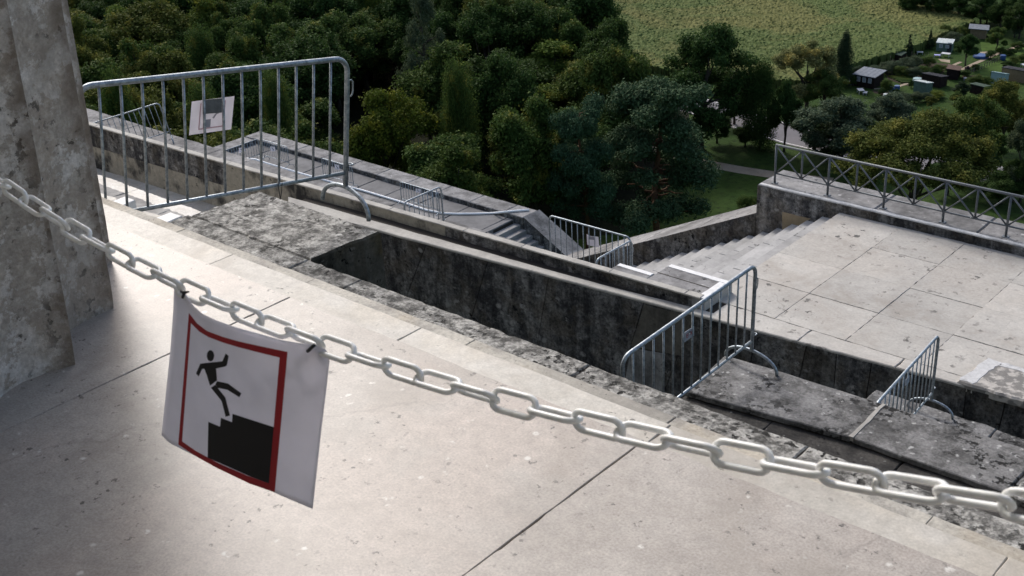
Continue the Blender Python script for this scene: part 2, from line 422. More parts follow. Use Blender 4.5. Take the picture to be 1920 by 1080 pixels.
tag(obj('sunlit_white_slab', bm, M_WHITE), 'slab coloured white to look sunlit, against the left side of the lichen block', 'stone')

# ---- low walls between the temple steps and the terrace
ZT = -8.4
def along(a, b, t): return a + (b - a) * t
# W1: big blackened wall below the pale ledge, cyclopean joints
L0, L1 = at(540, 386.5, ZT), at(1336, 597, ZT); L2 = at(1960, 763, ZT)
dirL = (L1 - L0); dirL.z = 0; LEN1 = dirL.length; uL = dirL / LEN1
dir2 = (L2 - L1); dir2.z = 0; LEN2 = dir2.length; u2 = dir2 / LEN2
nL = Vector((uL.y, -uL.x, 0))           # towards the temple
def wpt(s, z):
    p = L0 + uL * s if s <= LEN1 else L1 + u2 * (s - LEN1)
    return Vector((p.x, p.y, z))
def sof(px, py):                         # distance along the wall, height, of a joint seen in the photograph
    best = None
    for i in range(400):
        s = (LEN1 + LEN2) * i / 399; p = wpt(s, 0); d = ray(px, py)
        e = abs(d[0] * p.y - d[1] * p.x)
        if d[0] * p.x + d[1] * p.y > 0 and (best is None or e < best[0]):
            t = math.hypot(p.x, p.y) / math.hypot(d[0], d[1]); best = (e, s, CAM[2] + d[2] * t)
    return best[1], best[2]
bm = bmesh.new()
js = [((800, 455), (775, 520)), ((916, 491), (884, 600)), ((1030, 520), (1010, 640)), ((1208, 566), (1183, 650)), ((1300, 592), (1275, 665)),
      ((1420, 625), (1405, 690)), ((1514, 648), (1502, 701)), ((1570, 660), (1562, 720)), ((1634, 680), (1624, 740)), ((1735, 705), (1728, 760)), ((1812, 730), (1804, 790)), ((1885, 748), (1876, 800))]
tops = [0.0] + [sof(*j[0])[0] for j in js] + [LEN1 + LEN2]
slopes = [0.0] + [(sof(*j[1])[0] - sof(*j[0])[0]) / (sof(*j[1])[1] - sof(*j[0])[1]) for j in js] + [0.0]
ZC = -10.15                               # one long course joint
rows = [(ZT - .046, ZC), (ZC - .012, -13.0)]
for ri, (za, zb) in enumerate(rows):
    sh = 0 if ri == 0 else .0
    for i in range(len(tops) - 1):
        g = .008
        def S(k, z): return max(0, min(LEN1 + LEN2, tops[k] + slopes[k] * (z - ZT) * (1 if ri == 0 else .6) + (0 if ri == 0 else (.35 if 0 < k < len(tops) - 1 else 0))))
        off = R.uniform(0, .012)
        n_ = 4
        q = [wpt(S(i, zb) + g, zb), wpt(S(i + 1, zb) - g, zb), wpt(S(i, za) + g, za), wpt(S(i + 1, za) - g, za)]
        fr = nL * off
        back = -nL * .5
        hexa(bm, [q[0] + fr, q[1] + fr, q[1] + back, q[0] + back, q[2] + fr, q[3] + fr, q[3] + back, q[2] + back])
for (sa, sb) in ((0, LEN1), (LEN1, LEN1 + LEN2)):
    a, b = wpt(sa, 0), wpt(sb, 0); k = -nL * .03; kk = -nL * .6
    hexa(bm, [Vector((v.x, v.y, -13.1)) for v in (a + k, b + k, b + kk, a + kk)] + [Vector((v.x, v.y, ZT - .014)) for v in (a + k, b + k, b + kk, a + kk)], 1)
tag(obj('retaining_wall', bm, [M_DARK, M_JOINT]), 'long blackened stone wall with slanting joints below the pale ledge', 'wall')
# a few repaired faces set 3 mm proud on that wall
def patch(name, pts, mat, label, depth=.004):
    bm = bmesh.new(); P = []
    for (x, y) in pts:
        s, z = sof(x, y); P.append(wpt(s, z) + nL * (.012 + depth))
    Q = [p - nL * .05 for p in P]
    a = [bm.verts.new(p) for p in P]; c_ = [bm.verts.new(p) for p in Q]
    bm.faces.new(a); bm.faces.new(list(reversed(c_)))
    for i in range(len(a)): bm.faces.new([a[i], a[(i + 1) % len(a)], c_[(i + 1) % len(a)], c_[i]])
    return tag(obj(name, bm, mat), label, 'stone')
M_REPAIR = stone('grey_brown_block', (.155, .145, .125), (.06, .056, .05), cover=.5, soft=.2, scale=1.6, fine=10, fine_amt=.4, streak=.4, island=0, rough=.9, spec=.12, bump=.4, pits=1, pit_scale=9)
M_REPAIR2 = stone('pale_washed_block', (.30, .30, .295), (.07, .07, .068), cover=.46, soft=.14, scale=1.4, fine=12, fine_amt=.4, streak=.5, island=0, rough=.9, spec=.12, bump=.4, pits=1.5, pit_scale=9)
patch('facing_block', [(1209, 571), (1300, 594), (1276, 666), (1184, 648)], M_REPAIR, 'brownish grey facing block left of the middle barrier plate')
patch('facing_block', [(1182, 652), (1246, 663), (1240, 760), (1168, 745)], M_REPAIR2, 'pale washed facing block seen through the middle barrier')
# pale ledge on that wall
bm = bmesh.new()
near = [at(*p, ZT) for p in ((540, 386.5), (620, 407.5), (711, 431.5), (800, 455.5), (880, 477), (960, 498), (1040, 519), (1118, 540), (1200, 562), (1275, 581.5), (1340, 598))]
far = [at(*p, ZT) for p in ((1345, 588), (1291, 573.5), (1160, 541), (1000, 497), (880, 463.5), (760, 430), (680, 407), (540, 368))]
prism(bm, rough([xy(p) for p in near + far], .3, .008, 9), ZT - .045, ZT, .015)
tag(obj('wall_ledge', bm, M_LEDGE), 'narrow pale stone ledge running along the top of the blackened wall', 'ledge')
# W2: low curb wall behind the ledge
ZW = -8.2
A, B = at(100, 216, ZW), at(1313, 561, ZW)
uW = (B - A); uW.z = 0; LW = uW.length; uW /= LW; nW = Vector((-uW.y, uW.x, 0)); nW = nW if nW.y > 0 else -nW
M_STAIN = stone('stained_beige_face', (.34, .315, .26), (.045, .044, .043), cover=.46, soft=.07, scale=1.1, fine=10, fine_amt=.3, streak=.25, island=.1, rough=.9, spec=.15, bump=.3, pits=1, pit_scale=9)
bm = bmesh.new()
s = 0; i = 0
def wb(s0, s1, z0, z1, mi, th=.16, off=0.0):
    a, b = A + uW * (s0 + .004), A + uW * (s1 - .004); f = nW * off
    hexa(bm, [Vector((v.x, v.y, z0)) for v in (a + f, b + f, b + nW * th, a + nW * th)] + [Vector((v.x, v.y, z1)) for v in (a + f, b + f, b + nW * th, a + nW * th)], mi)
while s < LW - .1:
    e = min(LW, s + R.uniform(1.5, 2.3))
    x = (A + uW * s).x
    wb(s, e, -8.78, ZW, 2 if x > -24.5 and x < -20 else (0 if x < -24.5 or x > -18 else 2), off=R.uniform(0, .008))
    s = e
s = 0.6
while s < LW - .1:
    e = min(LW, s + R.uniform(1.4, 2.4)); x = (A + uW * s).x
    wb(s, e, -9.9, -8.788, 2 if x < -14 else 0, off=R.uniform(0, .008))
    s = e
wb(0.0, LW - .02, -9.9, -8.25, 3, .15, .03)
tag(obj('curb_wall', bm, [M_DARK, M_STAIN, M_STAIN, M_JOINT]), 'low stained wall behind the ledge with pale blocks at its far end', 'wall')
bm = bmesh.new()                          # grey coping, cut into stones
s = 0
while s < LW - .1:
    e = min(LW, s + R.uniform(1.3, 2.1))
    a, b = A + uW * (s + .003) - nW * .012, A + uW * (e - .003) - nW * .012
    prism(bm, rough([xy(a), xy(b), xy(b + nW * .16), xy(a + nW * .16)], .15, .004, int(s * 10)), ZW, ZW + .03, .008)
    s = e
tag(obj('wall_coping', bm, M_LEDGE), 'thin worn coping strip along the low stained wall', 'coping')
# landing behind W2
ZL = -9.27
bm = bmesh.new()
x = -38.0
while x < -16.2:
    e = min(-16.1, x + R.uniform(1.4, 2.2))
    yo = (A + uW * ((x - A.x) / uW.x)).y + .15
    prism(bm, rough(rect(x + .005, yo, e - .005, 18.34), .25, .006, int(x * 9)), ZL - .3, ZL + R.uniform(-.006, .006), .01)
    x = e
prism(bm, rect(-16.1, 16.55, -12.4, 18.0), ZL - .3, ZL - .004, .01)
box(bm, (-38, 16.5, -14), (-12.4, 17.98, ZL - .28))
struct('upper_landing', bm, M_WALLTOP)
# pier at the end of W2 with clean white rims
bm = bmesh.new()
px = [at(*p, ZW) for p in ((1165, 495), (1232, 514), (1226, 500), (1262, 497), (1348, 523), (1362, 535), (1313, 561))]
yb = px[0].y
prism(bm, rough(rect(-12.62, B.y + .0, -11.83, 16.87), .2, .004, 1), -10, ZW + .004, .012)
prism(bm, rough(rect(-11.82, B.y + .0, -10.50, 17.38), .2, .004, 2), -10, ZW + .008, .015)
o = obj('stone_pier', bm, [M_WALLTOP, M_LEDGE]); tag(o, 'square stone pier end with clean white rims beside the terrace stairs', 'pier')
for f in o.data.polygons:
    if f.normal.x > .7: f.material_index = 1
bm = bmesh.new()
prism(bm, rough(rect(-12.60, 16.74, -11.84, 16.85), .1, .004, 3), ZW, ZW + .016, .004)
prism(bm, rough(rect(-11.80, 17.24, -10.52, 17.36), .1, .004, 4), ZW, ZW + .02, .004)
prism(bm, rough(rect(-10.68, B.y + .03, -10.53, 17.235), .1, .004, 5), ZW, ZW + .019, .004)
obj('white_rim', bm, M_WHITE, o)
bm = bmesh.new(); prism(bm, rough(rect(-11.81, 16.92, -10.70, 16.95), .1, .003, 4), ZW, ZW + .0095, .002); obj('joint_line', bm, M_JOINT, o)

# ---- terrace
bm = bmesh.new()
cx = [-10.70, -9.372, -8.045, -6.72, -5.40, -4.07, -2.74, -1.4, 0]
ry = [16.95, 18.15, 19.37, 20.59, 21.80]
for i in range(len(cx) - 1):
    for j in range(len(ry) - 1):
        x0 = cx[i]
        prism(bm, rough(rect(x0 + .002, ry[j] + .002, cx[i + 1] - .002, ry[j + 1] - .002), .08, .004, i * 9 + j), ZT - .2, ZT + R.uniform(-.006, .006), .004)
for a, b in ((-10.34, -8.66), (-8.66, -7.0), (-7.0, -5.9), (-5.9, -4.2), (-4.2, -2.6), (-2.6, -1)):
    def ye(x): 
        t = (x - L1.x) / (L2.x - L1.x); return L1.y + (L2.y - L1.y) * t
    prism(bm, rough([(a + .005, ye(a)), (b - .005, ye(b)), (b - .005, 16.945), (a + .005, 16.945)], .12, .006, int(a * 10)), ZT - .044, ZT + R.uniform(-.003, .003), .015)
box(bm, (-10.69, 16.9, ZT - 1), (0, 21.8, ZT - .02), 1)
struct('terrace', bm, [M_TERR, M_JOINT])
bm = bmesh.new()                            # raised slab at the right with a white worn edge
zz = ZT + .035
P = [at(*q, zz) for q in ((1812, 697), (1851, 669), (1990, 709), (1990, 757))]
yl = L1.y + (L2.y - L1.y) * ((P[0].x - L1.x) / (L2.x - L1.x))
prism(bm, rough([(P[0].x, yl + .02), xy(P[1]), xy(P[2]), (P[2].x, yl + .06)], .12, .008, 3), ZT - .1, zz, .03)
M_WORN = stone('worn_rough_slab', (.44, .41, .37), (.20, .19, .175), cover=.52, soft=.05, scale=5, fine=12, fine_amt=.25, island=0, rough=.9, bump=.5, bdist=.02)
o = tag(obj('raised_slab', bm, M_WORN), 'rough raised slab with a white worn edge at the terrace rim', 'stone slab')
bm = bmesh.new()
e0, e1, e2 = Vector((P[0].x + .02, yl + .06, 0)), P[1] + Vector((.03, -.03, 0)), P[2] + Vector((0, -.03, 0))
prism(bm, rough([xy(e0), xy(e1), xy(e1 + Vector((.22, -.02, 0))), xy(e0 + Vector((.20, 0, 0)))], .09, .012, 8), zz - .01, zz + .006, .003)
prism(bm, rough([xy(e1 + Vector((.225, -.02, 0))), xy(e2), xy(e2 + Vector((0, -.1, 0))), xy(e1 + Vector((.225, -.14, 0)))], .09, .012, 8), zz - .01, zz + .006, .003)
obj('white_rim', bm, M_WHITEPATCH, o)

# ---- terrace stairs, railing wall and sloping cheek
bm = bmesh.new()
run, rise = .345, .172
for i in range(1, 17):
    x1 = -10.70 - run * (i - 1); x0 = x1 - run - .03
    ya = 17.42 if x1 < -11.8 else 17.42
    z = ZT - rise * i
    for (y0, y1) in ((ya, 18.9), (18.9, 20.6), (20.6, 21.795)):
        prism(bm, rough(rect(x0, y0 + .003, x1, y1 - .003), .2, .004, i), z - rise - .1, z + R.uniform(-.003, .003), .012)
M_STAIR = stone('stair_stone', (.44, .43, .415), (.30, .295, .285), cover=.47, soft=.2, scale=1.1, fine=8, fine_amt=.16, island=.08, rough=.8, pits=.8, pit_scale=5, bump=.2)
struct('terrace_stairs', bm, M_STAIR)
YW = 21.80
bm = bmesh.new()
xs = [-12.64, -10.0, -7.9, -5.7, -3.4, -1, 2]
for i in range(len(xs) - 1):
    prism(bm, rough(rect(xs[i] + .004, YW, xs[i + 1] - .004, YW + 1.06), .25, .006, i), -14, ZW, .03)
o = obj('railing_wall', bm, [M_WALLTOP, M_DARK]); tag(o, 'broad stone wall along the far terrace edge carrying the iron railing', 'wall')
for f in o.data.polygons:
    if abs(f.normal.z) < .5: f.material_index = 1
bm = bmesh.new(); prism(bm, rough(rect(-12.6, YW - .004, 2, YW + .10), .2, .006, 3), ZW - .02, ZW + .008, .01)
obj('white_rim', bm, M_WHITEPATCH, o)
bm = bmesh.new()
P = [aty(*q, YW) for q in ((1467, 397), (1520, 410), (1503, 421), (1467, 430))]
a = [bm.verts.new((p.x, YW - .009, p.z)) for p in P]; c_ = [bm.verts.new((p.x, YW + .02, p.z)) for p in P]
bm.faces.new(a)
for i in range(4): bm.faces.new([a[i], a[(i + 1) % 4], c_[(i + 1) % 4], c_[i]])
obj('repair_stone', bm, M_BEIGE, o)
bm = bmesh.new()                            # sloping cheek wall
def cheek(bm, x0, z0, x1, z1, y0, y1, zb, n, mi_top=0, drop=.0):
    for i in range(n):
        a, b = x0 + (x1 - x0) * i / n, x0 + (x1 - x0) * (i + 1) / n
        za, zb_ = z0 + (z1 - z0) * i / n, z0 + (z1 - z0) * (i + 1) / n
        s_ = .004 if b > a else -.004
        hexa(bm, [(a + s_, y0, zb), (b - s_, y0, zb), (b - s_, y1, zb), (a + s_, y1, zb), (a + s_, y0, za), (b - s_, y0, zb_), (b - s_, y1, zb_ - drop), (a + s_, y1, za - drop)])
cheek(bm, -12.645, -8.88, -18.6, -11.76, YW, YW + 1.03, -15, 4, drop=.0)
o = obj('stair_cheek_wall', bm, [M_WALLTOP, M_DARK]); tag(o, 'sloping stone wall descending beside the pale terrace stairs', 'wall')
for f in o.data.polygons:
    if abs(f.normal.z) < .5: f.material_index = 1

# ---- far lower walkway, its stairs, parapet
ZF = -20.1
bm = bmesh.new()
x = -53.6
while x < -34.7:
    e = min(-34.65, x + R.uniform(1.9, 2.5))
    prism(bm, rough(rect(x + .02, 33, e - .02, 38.36), .4, .012, int(x)), ZF - .4, ZF + R.uniform(-.01, .01), .02)
    x = e
box(bm, (-53.4, 33, -40), (-34.67, 38.3, ZF - .05), 1)
struct('walkway', bm, [M_WALK, M_JOINT])
bm = bmesh.new()
for i in range(1, 14):
    x0 = -34.65 + .34 * (i - 1)
    prism(bm, rough(rect(x0, 33, x0 + .37, 38.39), .3, .006, i), ZF - .18 * i - .3, ZF - .18 * i, .02)
M_WSTAIR = stone('grey_stair', (.27, .262, .25), (.18, .175, .168), cover=.47, soft=.2, scale=1.1, fine=5, fine_amt=.2, island=.08, rough=.85, bump=.2)
struct('walkway_stairs', bm, M_WSTAIR)
bm = bmesh.new(); x = -54.2
while x < -34.3:
    e = min(-34.1, x + 2.1)
    prism(bm, rough(rect(x + .008, 38.38, e - .008, 39.4), .3, .012, int(x)), -40, -19.88, .03); x = e
for y0 in (32, 34.1, 36.2): prism(bm, rough(rect(-54.2, y0 + .008, -53.2, y0 + 2.09), .3, .01, 2), -40, -19.885, .03)
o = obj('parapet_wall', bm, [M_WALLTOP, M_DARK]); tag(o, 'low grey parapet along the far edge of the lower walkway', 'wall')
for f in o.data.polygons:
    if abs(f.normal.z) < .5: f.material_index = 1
bm = bmesh.new(); cheek(bm, -34.09, -19.87, -30.6, -21.72, 38.39, 39.5, -40, 3)
o = obj('stair_cheek_wall', bm, [M_WALLTOP, M_DARK]); tag(o, 'dark sloping wall end descending beside the far grey stairs', 'wall')
for f in o.data.polygons:
    if abs(f.normal.z) < .5: f.material_index = 1

# ---- benches and the dark strip below the temple steps
ZA, ZB = -4.5, -7.1
bm = bmesh.new()
def poly_at(pts, z): return [xy(at(*p, z)) for p in pts]
a_ = poly_at([(1284, 733), (1594, 819), (1656, 757), (1440, 688.5), (1359, 666)], ZA)
prism(bm, rough(a_, .12, .0035, 1), ZA - .055, ZA, .009)
a_ = poly_at([(1598, 820), (1884, 922), (1924, 880), (1924, 840), (1660, 758)], ZA)
prism(bm, rough(a_, .12, .0035, 2), ZA - .055, ZA - .003, .009)
o = tag(obj('stone_bench', bm, M_BENCH), 'long pitted black stone slab where the middle barrier stands', 'stone slab')
bm = bmesh.new(); prism(bm, rough(poly_at([(1591, 818), (1600, 821), (1661, 759), (1655, 756.5)], ZA), .08, .004, 4), ZA - .04, ZA + .004, .002)
obj('pale_seam', bm, M_LEDGE, o)
bm = bmesh.new()
yn = at(1500, 790, ZA).y
prism(bm, rough(poly_at([(1892, 925), (1932, 884), (2050, 915), (2050, 1000)], ZA), .12, .008, 6), ZA - .4, ZA - .006, .012)
tag(obj('stone_slab', bm, M_LICHEN), 'lighter speckled slab at the right end of the black bench', 'stone slab')
bm = bmesh.new()
xs = [-5.66, at(1447, 790, -4.56).x, at(1688, 870, -4.56).x, -2.2, -.8, 1]
for i in range(len(xs) - 1):
    prism(bm, rough(rect(xs[i] + .006, 4.7, xs[i + 1] - .006, yn + .3), .15, .006, i), -4.9, -4.57 + R.uniform(-.004, .004), .01)
box(bm, (-5.64, 4.72, -14), (1, 9.35, -4.88))
M_STRIP = stone('blackish_step', (.075, .070, .064), (.026, .025, .024), cover=.5, soft=.15, scale=3.0, rb=.74, fine=34, fine_amt=.5, spots=(.2, .2, .19), spot_scale=11, spot_size=.2, pits=1, pit_scale=15, island=.1, rough=.9, spec=.15, bump=.5)  # darker than the bench stone, for the strip in front of it
struct('lower_step', bm, M_STRIP)
bm = bmesh.new()
yf = at(1760, 768, ZB).y
prism(bm, rough(rect(-6.02, 9.3, -4.4, yf), .15, .01, 1), ZB - .6, ZB, .015); prism(bm, rough(rect(-4.39, 9.3, -2.4, yf), .15, .01, 2), ZB - .6, ZB - .004, .015)
prism(bm, rough(rect(-2.39, 9.3, 1, yf), .15, .01, 3), ZB - .6, ZB - .002, .015)
box(bm, (-6.0, 9.36, -14), (1, yf - .03, ZB - .59))
struct('lower_step', bm, M_BENCH)
bm = bmesh.new(); box(bm, (-20, 4.6, -14), (3, 16.6, -13))
struct('lower_court', bm, M_BENCH)

# ================================================================== chain, hanging sign
CXc = [-8.697984291221106e-06, 3.202089761797231e-05, 0.054765720081327615, -1.0008472731923208]
CZc = [-3.826779331519795e-06, 0.00040719466708583947, 0.0024249211195694446, 0.9038224654938805]
def cy(x): return .0326727 * x + .845615
nodes = [Vector((float(np.polyval(CXc, i)), cy(float(np.polyval(CXc, i))), float(np.polyval(CZc, i)))) for i in range(-14, 16)]
AQ = .143
def march(p, d, n):
    out = []
    for _ in range(n):
        sl = min(.30, 2 * AQ * (p.x + 1.1234)); x = p.x + d * .0535 / math.sqrt(1 + sl * sl)
        p = Vector((x, cy(x), p.z + (x - p.x) * min(.30, 2 * AQ * ((x + p.x) / 2 + 1.1234)))); out.append(p)
    return out
left = march(nodes[0], -1, 24); right = march(nodes[-1], 1, 47)
nodes = list(reversed(left)) + nodes + right
i0 = len(left) + 14
chain = thing('plastic_chain', 'white plastic link chain sagging across the foreground between the columns', 'chain', (0, 0, 0))
def link_mesh():
    bm = bmesh.new(); h, rr = .0106, .0035      # half inner width (to wire centre), wire radius
    L = .0535 / 2 + rr * .9
    st = L - h
    pts = [Vector((-st + 2 * st * k / 5, -h, 0)) for k in range(5)]
    pts += arc((st, 0, 0), -math.pi / 2, math.pi / 2, h, (1, 0, 0), (0, 1, 0), 8)[:-1]
    pts += [Vector((st - 2 * st * k / 5, h, 0)) for k in range(5)]
    pts += arc((-st, 0, 0), math.pi / 2, 1.5 * math.pi, h, (1, 0, 0), (0, 1, 0), 8)[:-1]
    tube(bm, pts, rr, 10, closed=True)
    me = bpy.data.meshes.new('link'); bm.to_mesh(me); bm.free(); me.materials.append(M_CHAIN); return me
LM = link_mesh()
for i in range(len(nodes) - 1):
    a, b = nodes[i], nodes[i + 1]; t = (b - a).normalized(); c = (a + b) / 2
    v = (c - Vector(CAM)).normalized(); w0 = (v - t * v.dot(t)).normalized(); w9 = t.cross(w0)
    ph = math.radians(108 * (i - i0) + 18 + R.uniform(-6, 6)); w = w0 * math.cos(ph) + w9 * math.sin(ph); n = t.cross(w)
    o = bpy.data.objects.new('link', LM); COL.objects.link(o); o.parent = chain
    m = Matrix.Identity(4)
    for k in range(3): m[k][0] = t[k]; m[k][1] = w[k]; m[k][2] = n[k]; m[k][3] = c[k]
    o.matrix_world = m

ZS = lambda x, y: (280 + x / 2.4, 520 + y / 2.4)
CORN = [ZS(112, 45), ZS(812, 345), ZS(735, 1042), ZS(55, 710)]
def inv_bil(p):
    a, b, c, d = [np.array(q) for q in CORN]; u, v = .5, .5
    for _ in range(12):
        f = a * (1 - u) * (1 - v) + b * u * (1 - v) + c * u * v + d * (1 - u) * v - np.array(p)
        J = np.stack([(b - a) * (1 - v) + (c - d) * v, (d - a) * (1 - u) + (c - b) * u], 1)
        du = np.linalg.solve(J, -f); u += du[0]; v += du[1]
    return u, v
def on_sign(p, lift=0.0):
    u, v = inv_bil(p)
    y = .808 - .055 * v - .032 * max(0, math.sin(math.pi * min(1, max(0, u)) ** .8)) * (1 - .65 * v)
    d = ray(*p); t = y / d[1]
    return Vector(CAM + d * (t - lift))
def curve(pts, t):
    P = [np.array(q) for q in pts]; L = [0]
    for i in range(1, len(P)): L.append(L[-1] + np.linalg.norm(P[i] - P[i - 1]))
    s = t * L[-1]
    for i in range(1, len(P)):
        if s <= L[i] + 1e-9: return P[i - 1] + (P[i] - P[i - 1]) * ((s - L[i - 1]) / max(1e-9, L[i] - L[i - 1]))
    return P[-1]
top = [ZS(*q) for q in ((112, 45), (135, 50), (165, 78), (195, 125), (240, 165), (300, 193), (380, 222), (480, 250), (600, 283), (700, 300), (745, 304), (795, 325), (812, 365))]
bot = [ZS(*q) for q in ((55, 710), (90, 745), (200, 800), (300, 850), (400, 895), (500, 940), (600, 985), (735, 1042))]
lef = [ZS(*q) for q in ((112, 45), (108, 150), (95, 330), (75, 520), (55, 710))]
rig = [ZS(*q) for q in ((812, 365), (797, 500), (772, 700), (735, 1042))]
sign = thing('warning_sign', 'white paper warning sign with red frame and falling man hanging from the chain', 'sign')
bm = bmesh.new(); NU, NV = 36, 28; grid = []
c00, c10, c01, c11 = [np.array(q) for q in (top[0], top[-1], bot[0], bot[-1])]
for j in range(NV + 1):
    row = []
    for i in range(NU + 1):
        u, v = i / NU, j / NV
        p = (1 - v) * curve(top, u) + v * curve(bot, u) + (1 - u) * curve(lef, v) + u * curve(rig, v) - ((1 - u) * (1 - v) * c00 + u * (1 - v) * c10 + (1 - u) * v * c01 + u * v * c11)
        row.append(bm.verts.new(on_sign(p)))
    grid.append(row)
for j in range(NV):
    for i in range(NU):
        bm.faces.new([grid[j][i], grid[j][i + 1], grid[j + 1][i + 1], grid[j + 1][i]]).smooth = True
geo = [f for f in bm.faces]
paper = obj('paper', bm, M_PAPER, sign)
sm = paper.modifiers.new('thickness', 'SOLIDIFY'); sm.thickness = .0004; sm.offset = 0
def printed(name, polys, mat, parent, lift, sub=3, mapf=on_sign):
    bm = bmesh.new()
    for pl in polys:
        vs = [bm.verts.new((p[0], p[1], 0)) for p in pl]
        f = bm.faces.new(vs)
    bmesh.ops.triangulate(bm, faces=bm.faces)
    for _ in range(sub): bmesh.ops.subdivide_edges(bm, edges=[e for e in bm.edges if e.calc_length() > 9], cuts=1, use_grid_fill=True); bmesh.ops.triangulate(bm, faces=bm.faces)
    for v in bm.verts: v.co = mapf((v.co.x, v.co.y), lift)
    for f in bm.faces: f.smooth = True
    return obj(name, bm, mat, parent)
FO = [(178, 160), (622, 336), (564, 968), (130, 752)]; FI = [(187, 206), (586, 361), (538, 928), (147, 738)]
TOPO = [(178, 160), (215, 208), (260, 242), (330, 268), (400, 288), (480, 306), (622, 336)]
TOPI = [(187, 206), (225, 244), (265, 268), (330, 293), (400, 314), (480, 335), (586, 361)]
BO = [(564, 968), (450, 928), (300, 856), (200, 800), (130, 752)]; BI = [(538, 928), (440, 892), (310, 836), (210, 782), (147, 738)]
def strips(o, i_):
    return [[ZS(*o[k]), ZS(*o[k + 1]), ZS(*i_[k + 1]), ZS(*i_[k])] for k in range(len(o) - 1)]
fr = strips(TOPO, TOPI) + strips(BO, BI) + [[ZS(*q) for q in (FO[1], FO[2], FI[2], FI[1])], [ZS(*q) for q in (FO[3], FO[0], FI[0], FI[3])]]
printed('red_frame', fr, M_RED, sign, .0016)
head = [ZS(275 + 16.5 * math.cos(a), 353 + 25 * math.sin(a)) for a in [k * math.pi / 12 for k in range(24)]]
fig = [head] + [[ZS(*q) for q in pl] for pl in (
    [(210, 433), (229, 389), (250, 386), (250, 411), (238, 412), (222, 446)], [(250, 386), (329, 378), (340, 402), (300, 410), (250, 411)], [(329, 378), (343, 343), (357, 353), (349, 396), (340, 402)],
    [(247, 411), (300, 409), (305, 463), (273, 488), (257, 437)],
    [(304, 467), (354, 478), (351, 506), (306, 497), (297, 482)], [(354, 478), (414, 522), (405, 540), (351, 506)],
    [(277, 497), (297, 484), (342, 541), (325, 556)], [(342, 541), (363, 622), (343, 627), (325, 556)])]
printed('falling_man', fig, M_BLACK, sign, .0016)
printed('broken_stairs', [[ZS(*q) for q in ((265, 650), (318, 672), (318, 836), (262, 812))], [ZS(*q) for q in ((318, 672), (322, 632), (372, 652), (372, 860), (318, 836))],
                   [ZS(*q) for q in ((372, 652), (374, 614), (470, 645), (460, 899), (372, 860))], [ZS(*q) for q in ((470, 645), (560, 674), (538, 928), (460, 899))]], M_BLACK, sign, .0018)
M_WET = paper_mat('damp_paper', (.70, .685, .755), .42)
jag = [(604, 740), (690, 735), (742, 690), (735, 770), (722, 800), (728, 840), (706, 880), (712, 930), (694, 950), (690, 985), (668, 968), (650, 985), (625, 962), (586, 955)]
for nm, pts, lab in (('cable_tie', [(288, 318), (305, 330), (350, 325), (312, 338), (300, 372)], 'black cable tie holding the upper left corner of the hanging sign'),
                     ('cable_tie', [(1485, 802), (1462, 822), (1440, 845), (1424, 858)], 'black cable tie at the right top corner of the hanging sign')):
    bm = bmesh.new(); P = []
    for (x, y) in pts:
        d = ray(280 + x / 4.8, 480 + y / 4.8); t = (cy(-1.2) - .014) / d[1]; P.append(Vector(CAM + d * t))
    tube(bm, P, .0022, 6); tag(obj(nm, bm, M_TIE), lab, 'cable tie')

# ================================================================== steel barriers
def bars_barrier(name, label, W=2.0, nb=13, group=None):
    t = thing(name, label, 'barrier', (0, 0, 0), group)
    zr, zt, r = .30, 1.15, .019
    bm = bmesh.new(); cr = .10
    P = [Vector((-W, 0, .185)), Vector((-W, 0, .6)), Vector((-W, 0, zt - cr))] + arc((-W + cr, 0, zt - cr), math.pi, math.pi / 2, cr, (1, 0, 0), (0, 0, 1), 7)[1:]
    P += [Vector((-W * .75, 0, zt)), Vector((-W * .5, 0, zt)), Vector((-W * .25, 0, zt))]
    P += arc((-cr, 0, zt - cr), math.pi / 2, 0, cr, (1, 0, 0), (0, 0, 1), 7) + [Vector((0, 0, .6)), Vector((0, 0, .185))]
    tube(bm, P, r, 14); obj('frame', bm, M_GALV, t)
    bm = bmesh.new(); tube(bm, [(-W + .015, 0, zr), (-W / 2, 0, zr), (-.015, 0, zr)], .015, 12); obj('lower_rail', bm, M_GALV, t)
    bm = bmesh.new(); tube(bm, [(0, 0, zr + .012), (0, 0, .7), (0, 0, zt - .016)], .0095, 8)
    me = bpy.data.meshes.new('bar'); bm.to_mesh(me); bm.free(); me.materials.append(M_GALV)
    for k in range(nb):
        o = bpy.data.objects.new('bar', me); COL.objects.link(o); o.parent = t; o.location = (-W * (k + 1) / (nb + 1), 0, 0)
    bm = bmesh.new()
    P = [Vector((0, .295 * math.cos(a), .012 + .18 * math.sin(a) ** .85)) for a in [math.pi * k / 16 for k in range(17)]]
    tube(bm, P, .0165, 12)
    me = bpy.data.meshes.new('foot'); bm.to_mesh(me); bm.free(); me.materials.append(M_GALV)
    for x in (0, -W):
        o = bpy.data.objects.new('foot', me); COL.objects.link(o); o.parent = t; o.location = (x, 0, 0)
    for z, s in ((.93, 1), (.36, .6)):
        bm = bmesh.new()
        tube(bm, [(.012, 0, z + .055), (.035, 0, z + .058), (.05, 0, z + .045), (.052, 0, z - .02), (.045, 0, z - .05), (.03, 0, z - .062)] if s == 1 else
             [(.012, .02, z), (.05, .02, z), (.06, 0, z), (.05, -.02, z), (.012, -.02, z)], .006, 8)
        obj('hook', bm, M_GALV, t)
    return t
def rotvec(w):
    v = Vector(w); return Matrix.Rotation(v.length, 3, v.normalized())
def place(t, o_rail, rot):
    m = rot.to_4x4(); o = Vector(o_rail) - rot @ Vector((0, 0, .30)); m.translation = o; t.matrix_world = m
G1 = 'steel crowd barriers closing off the steps'
b1 = bars_barrier('crowd_barrier', 'large tilted galvanised crowd barrier on the lichen block beside the fluted column', group=G1)
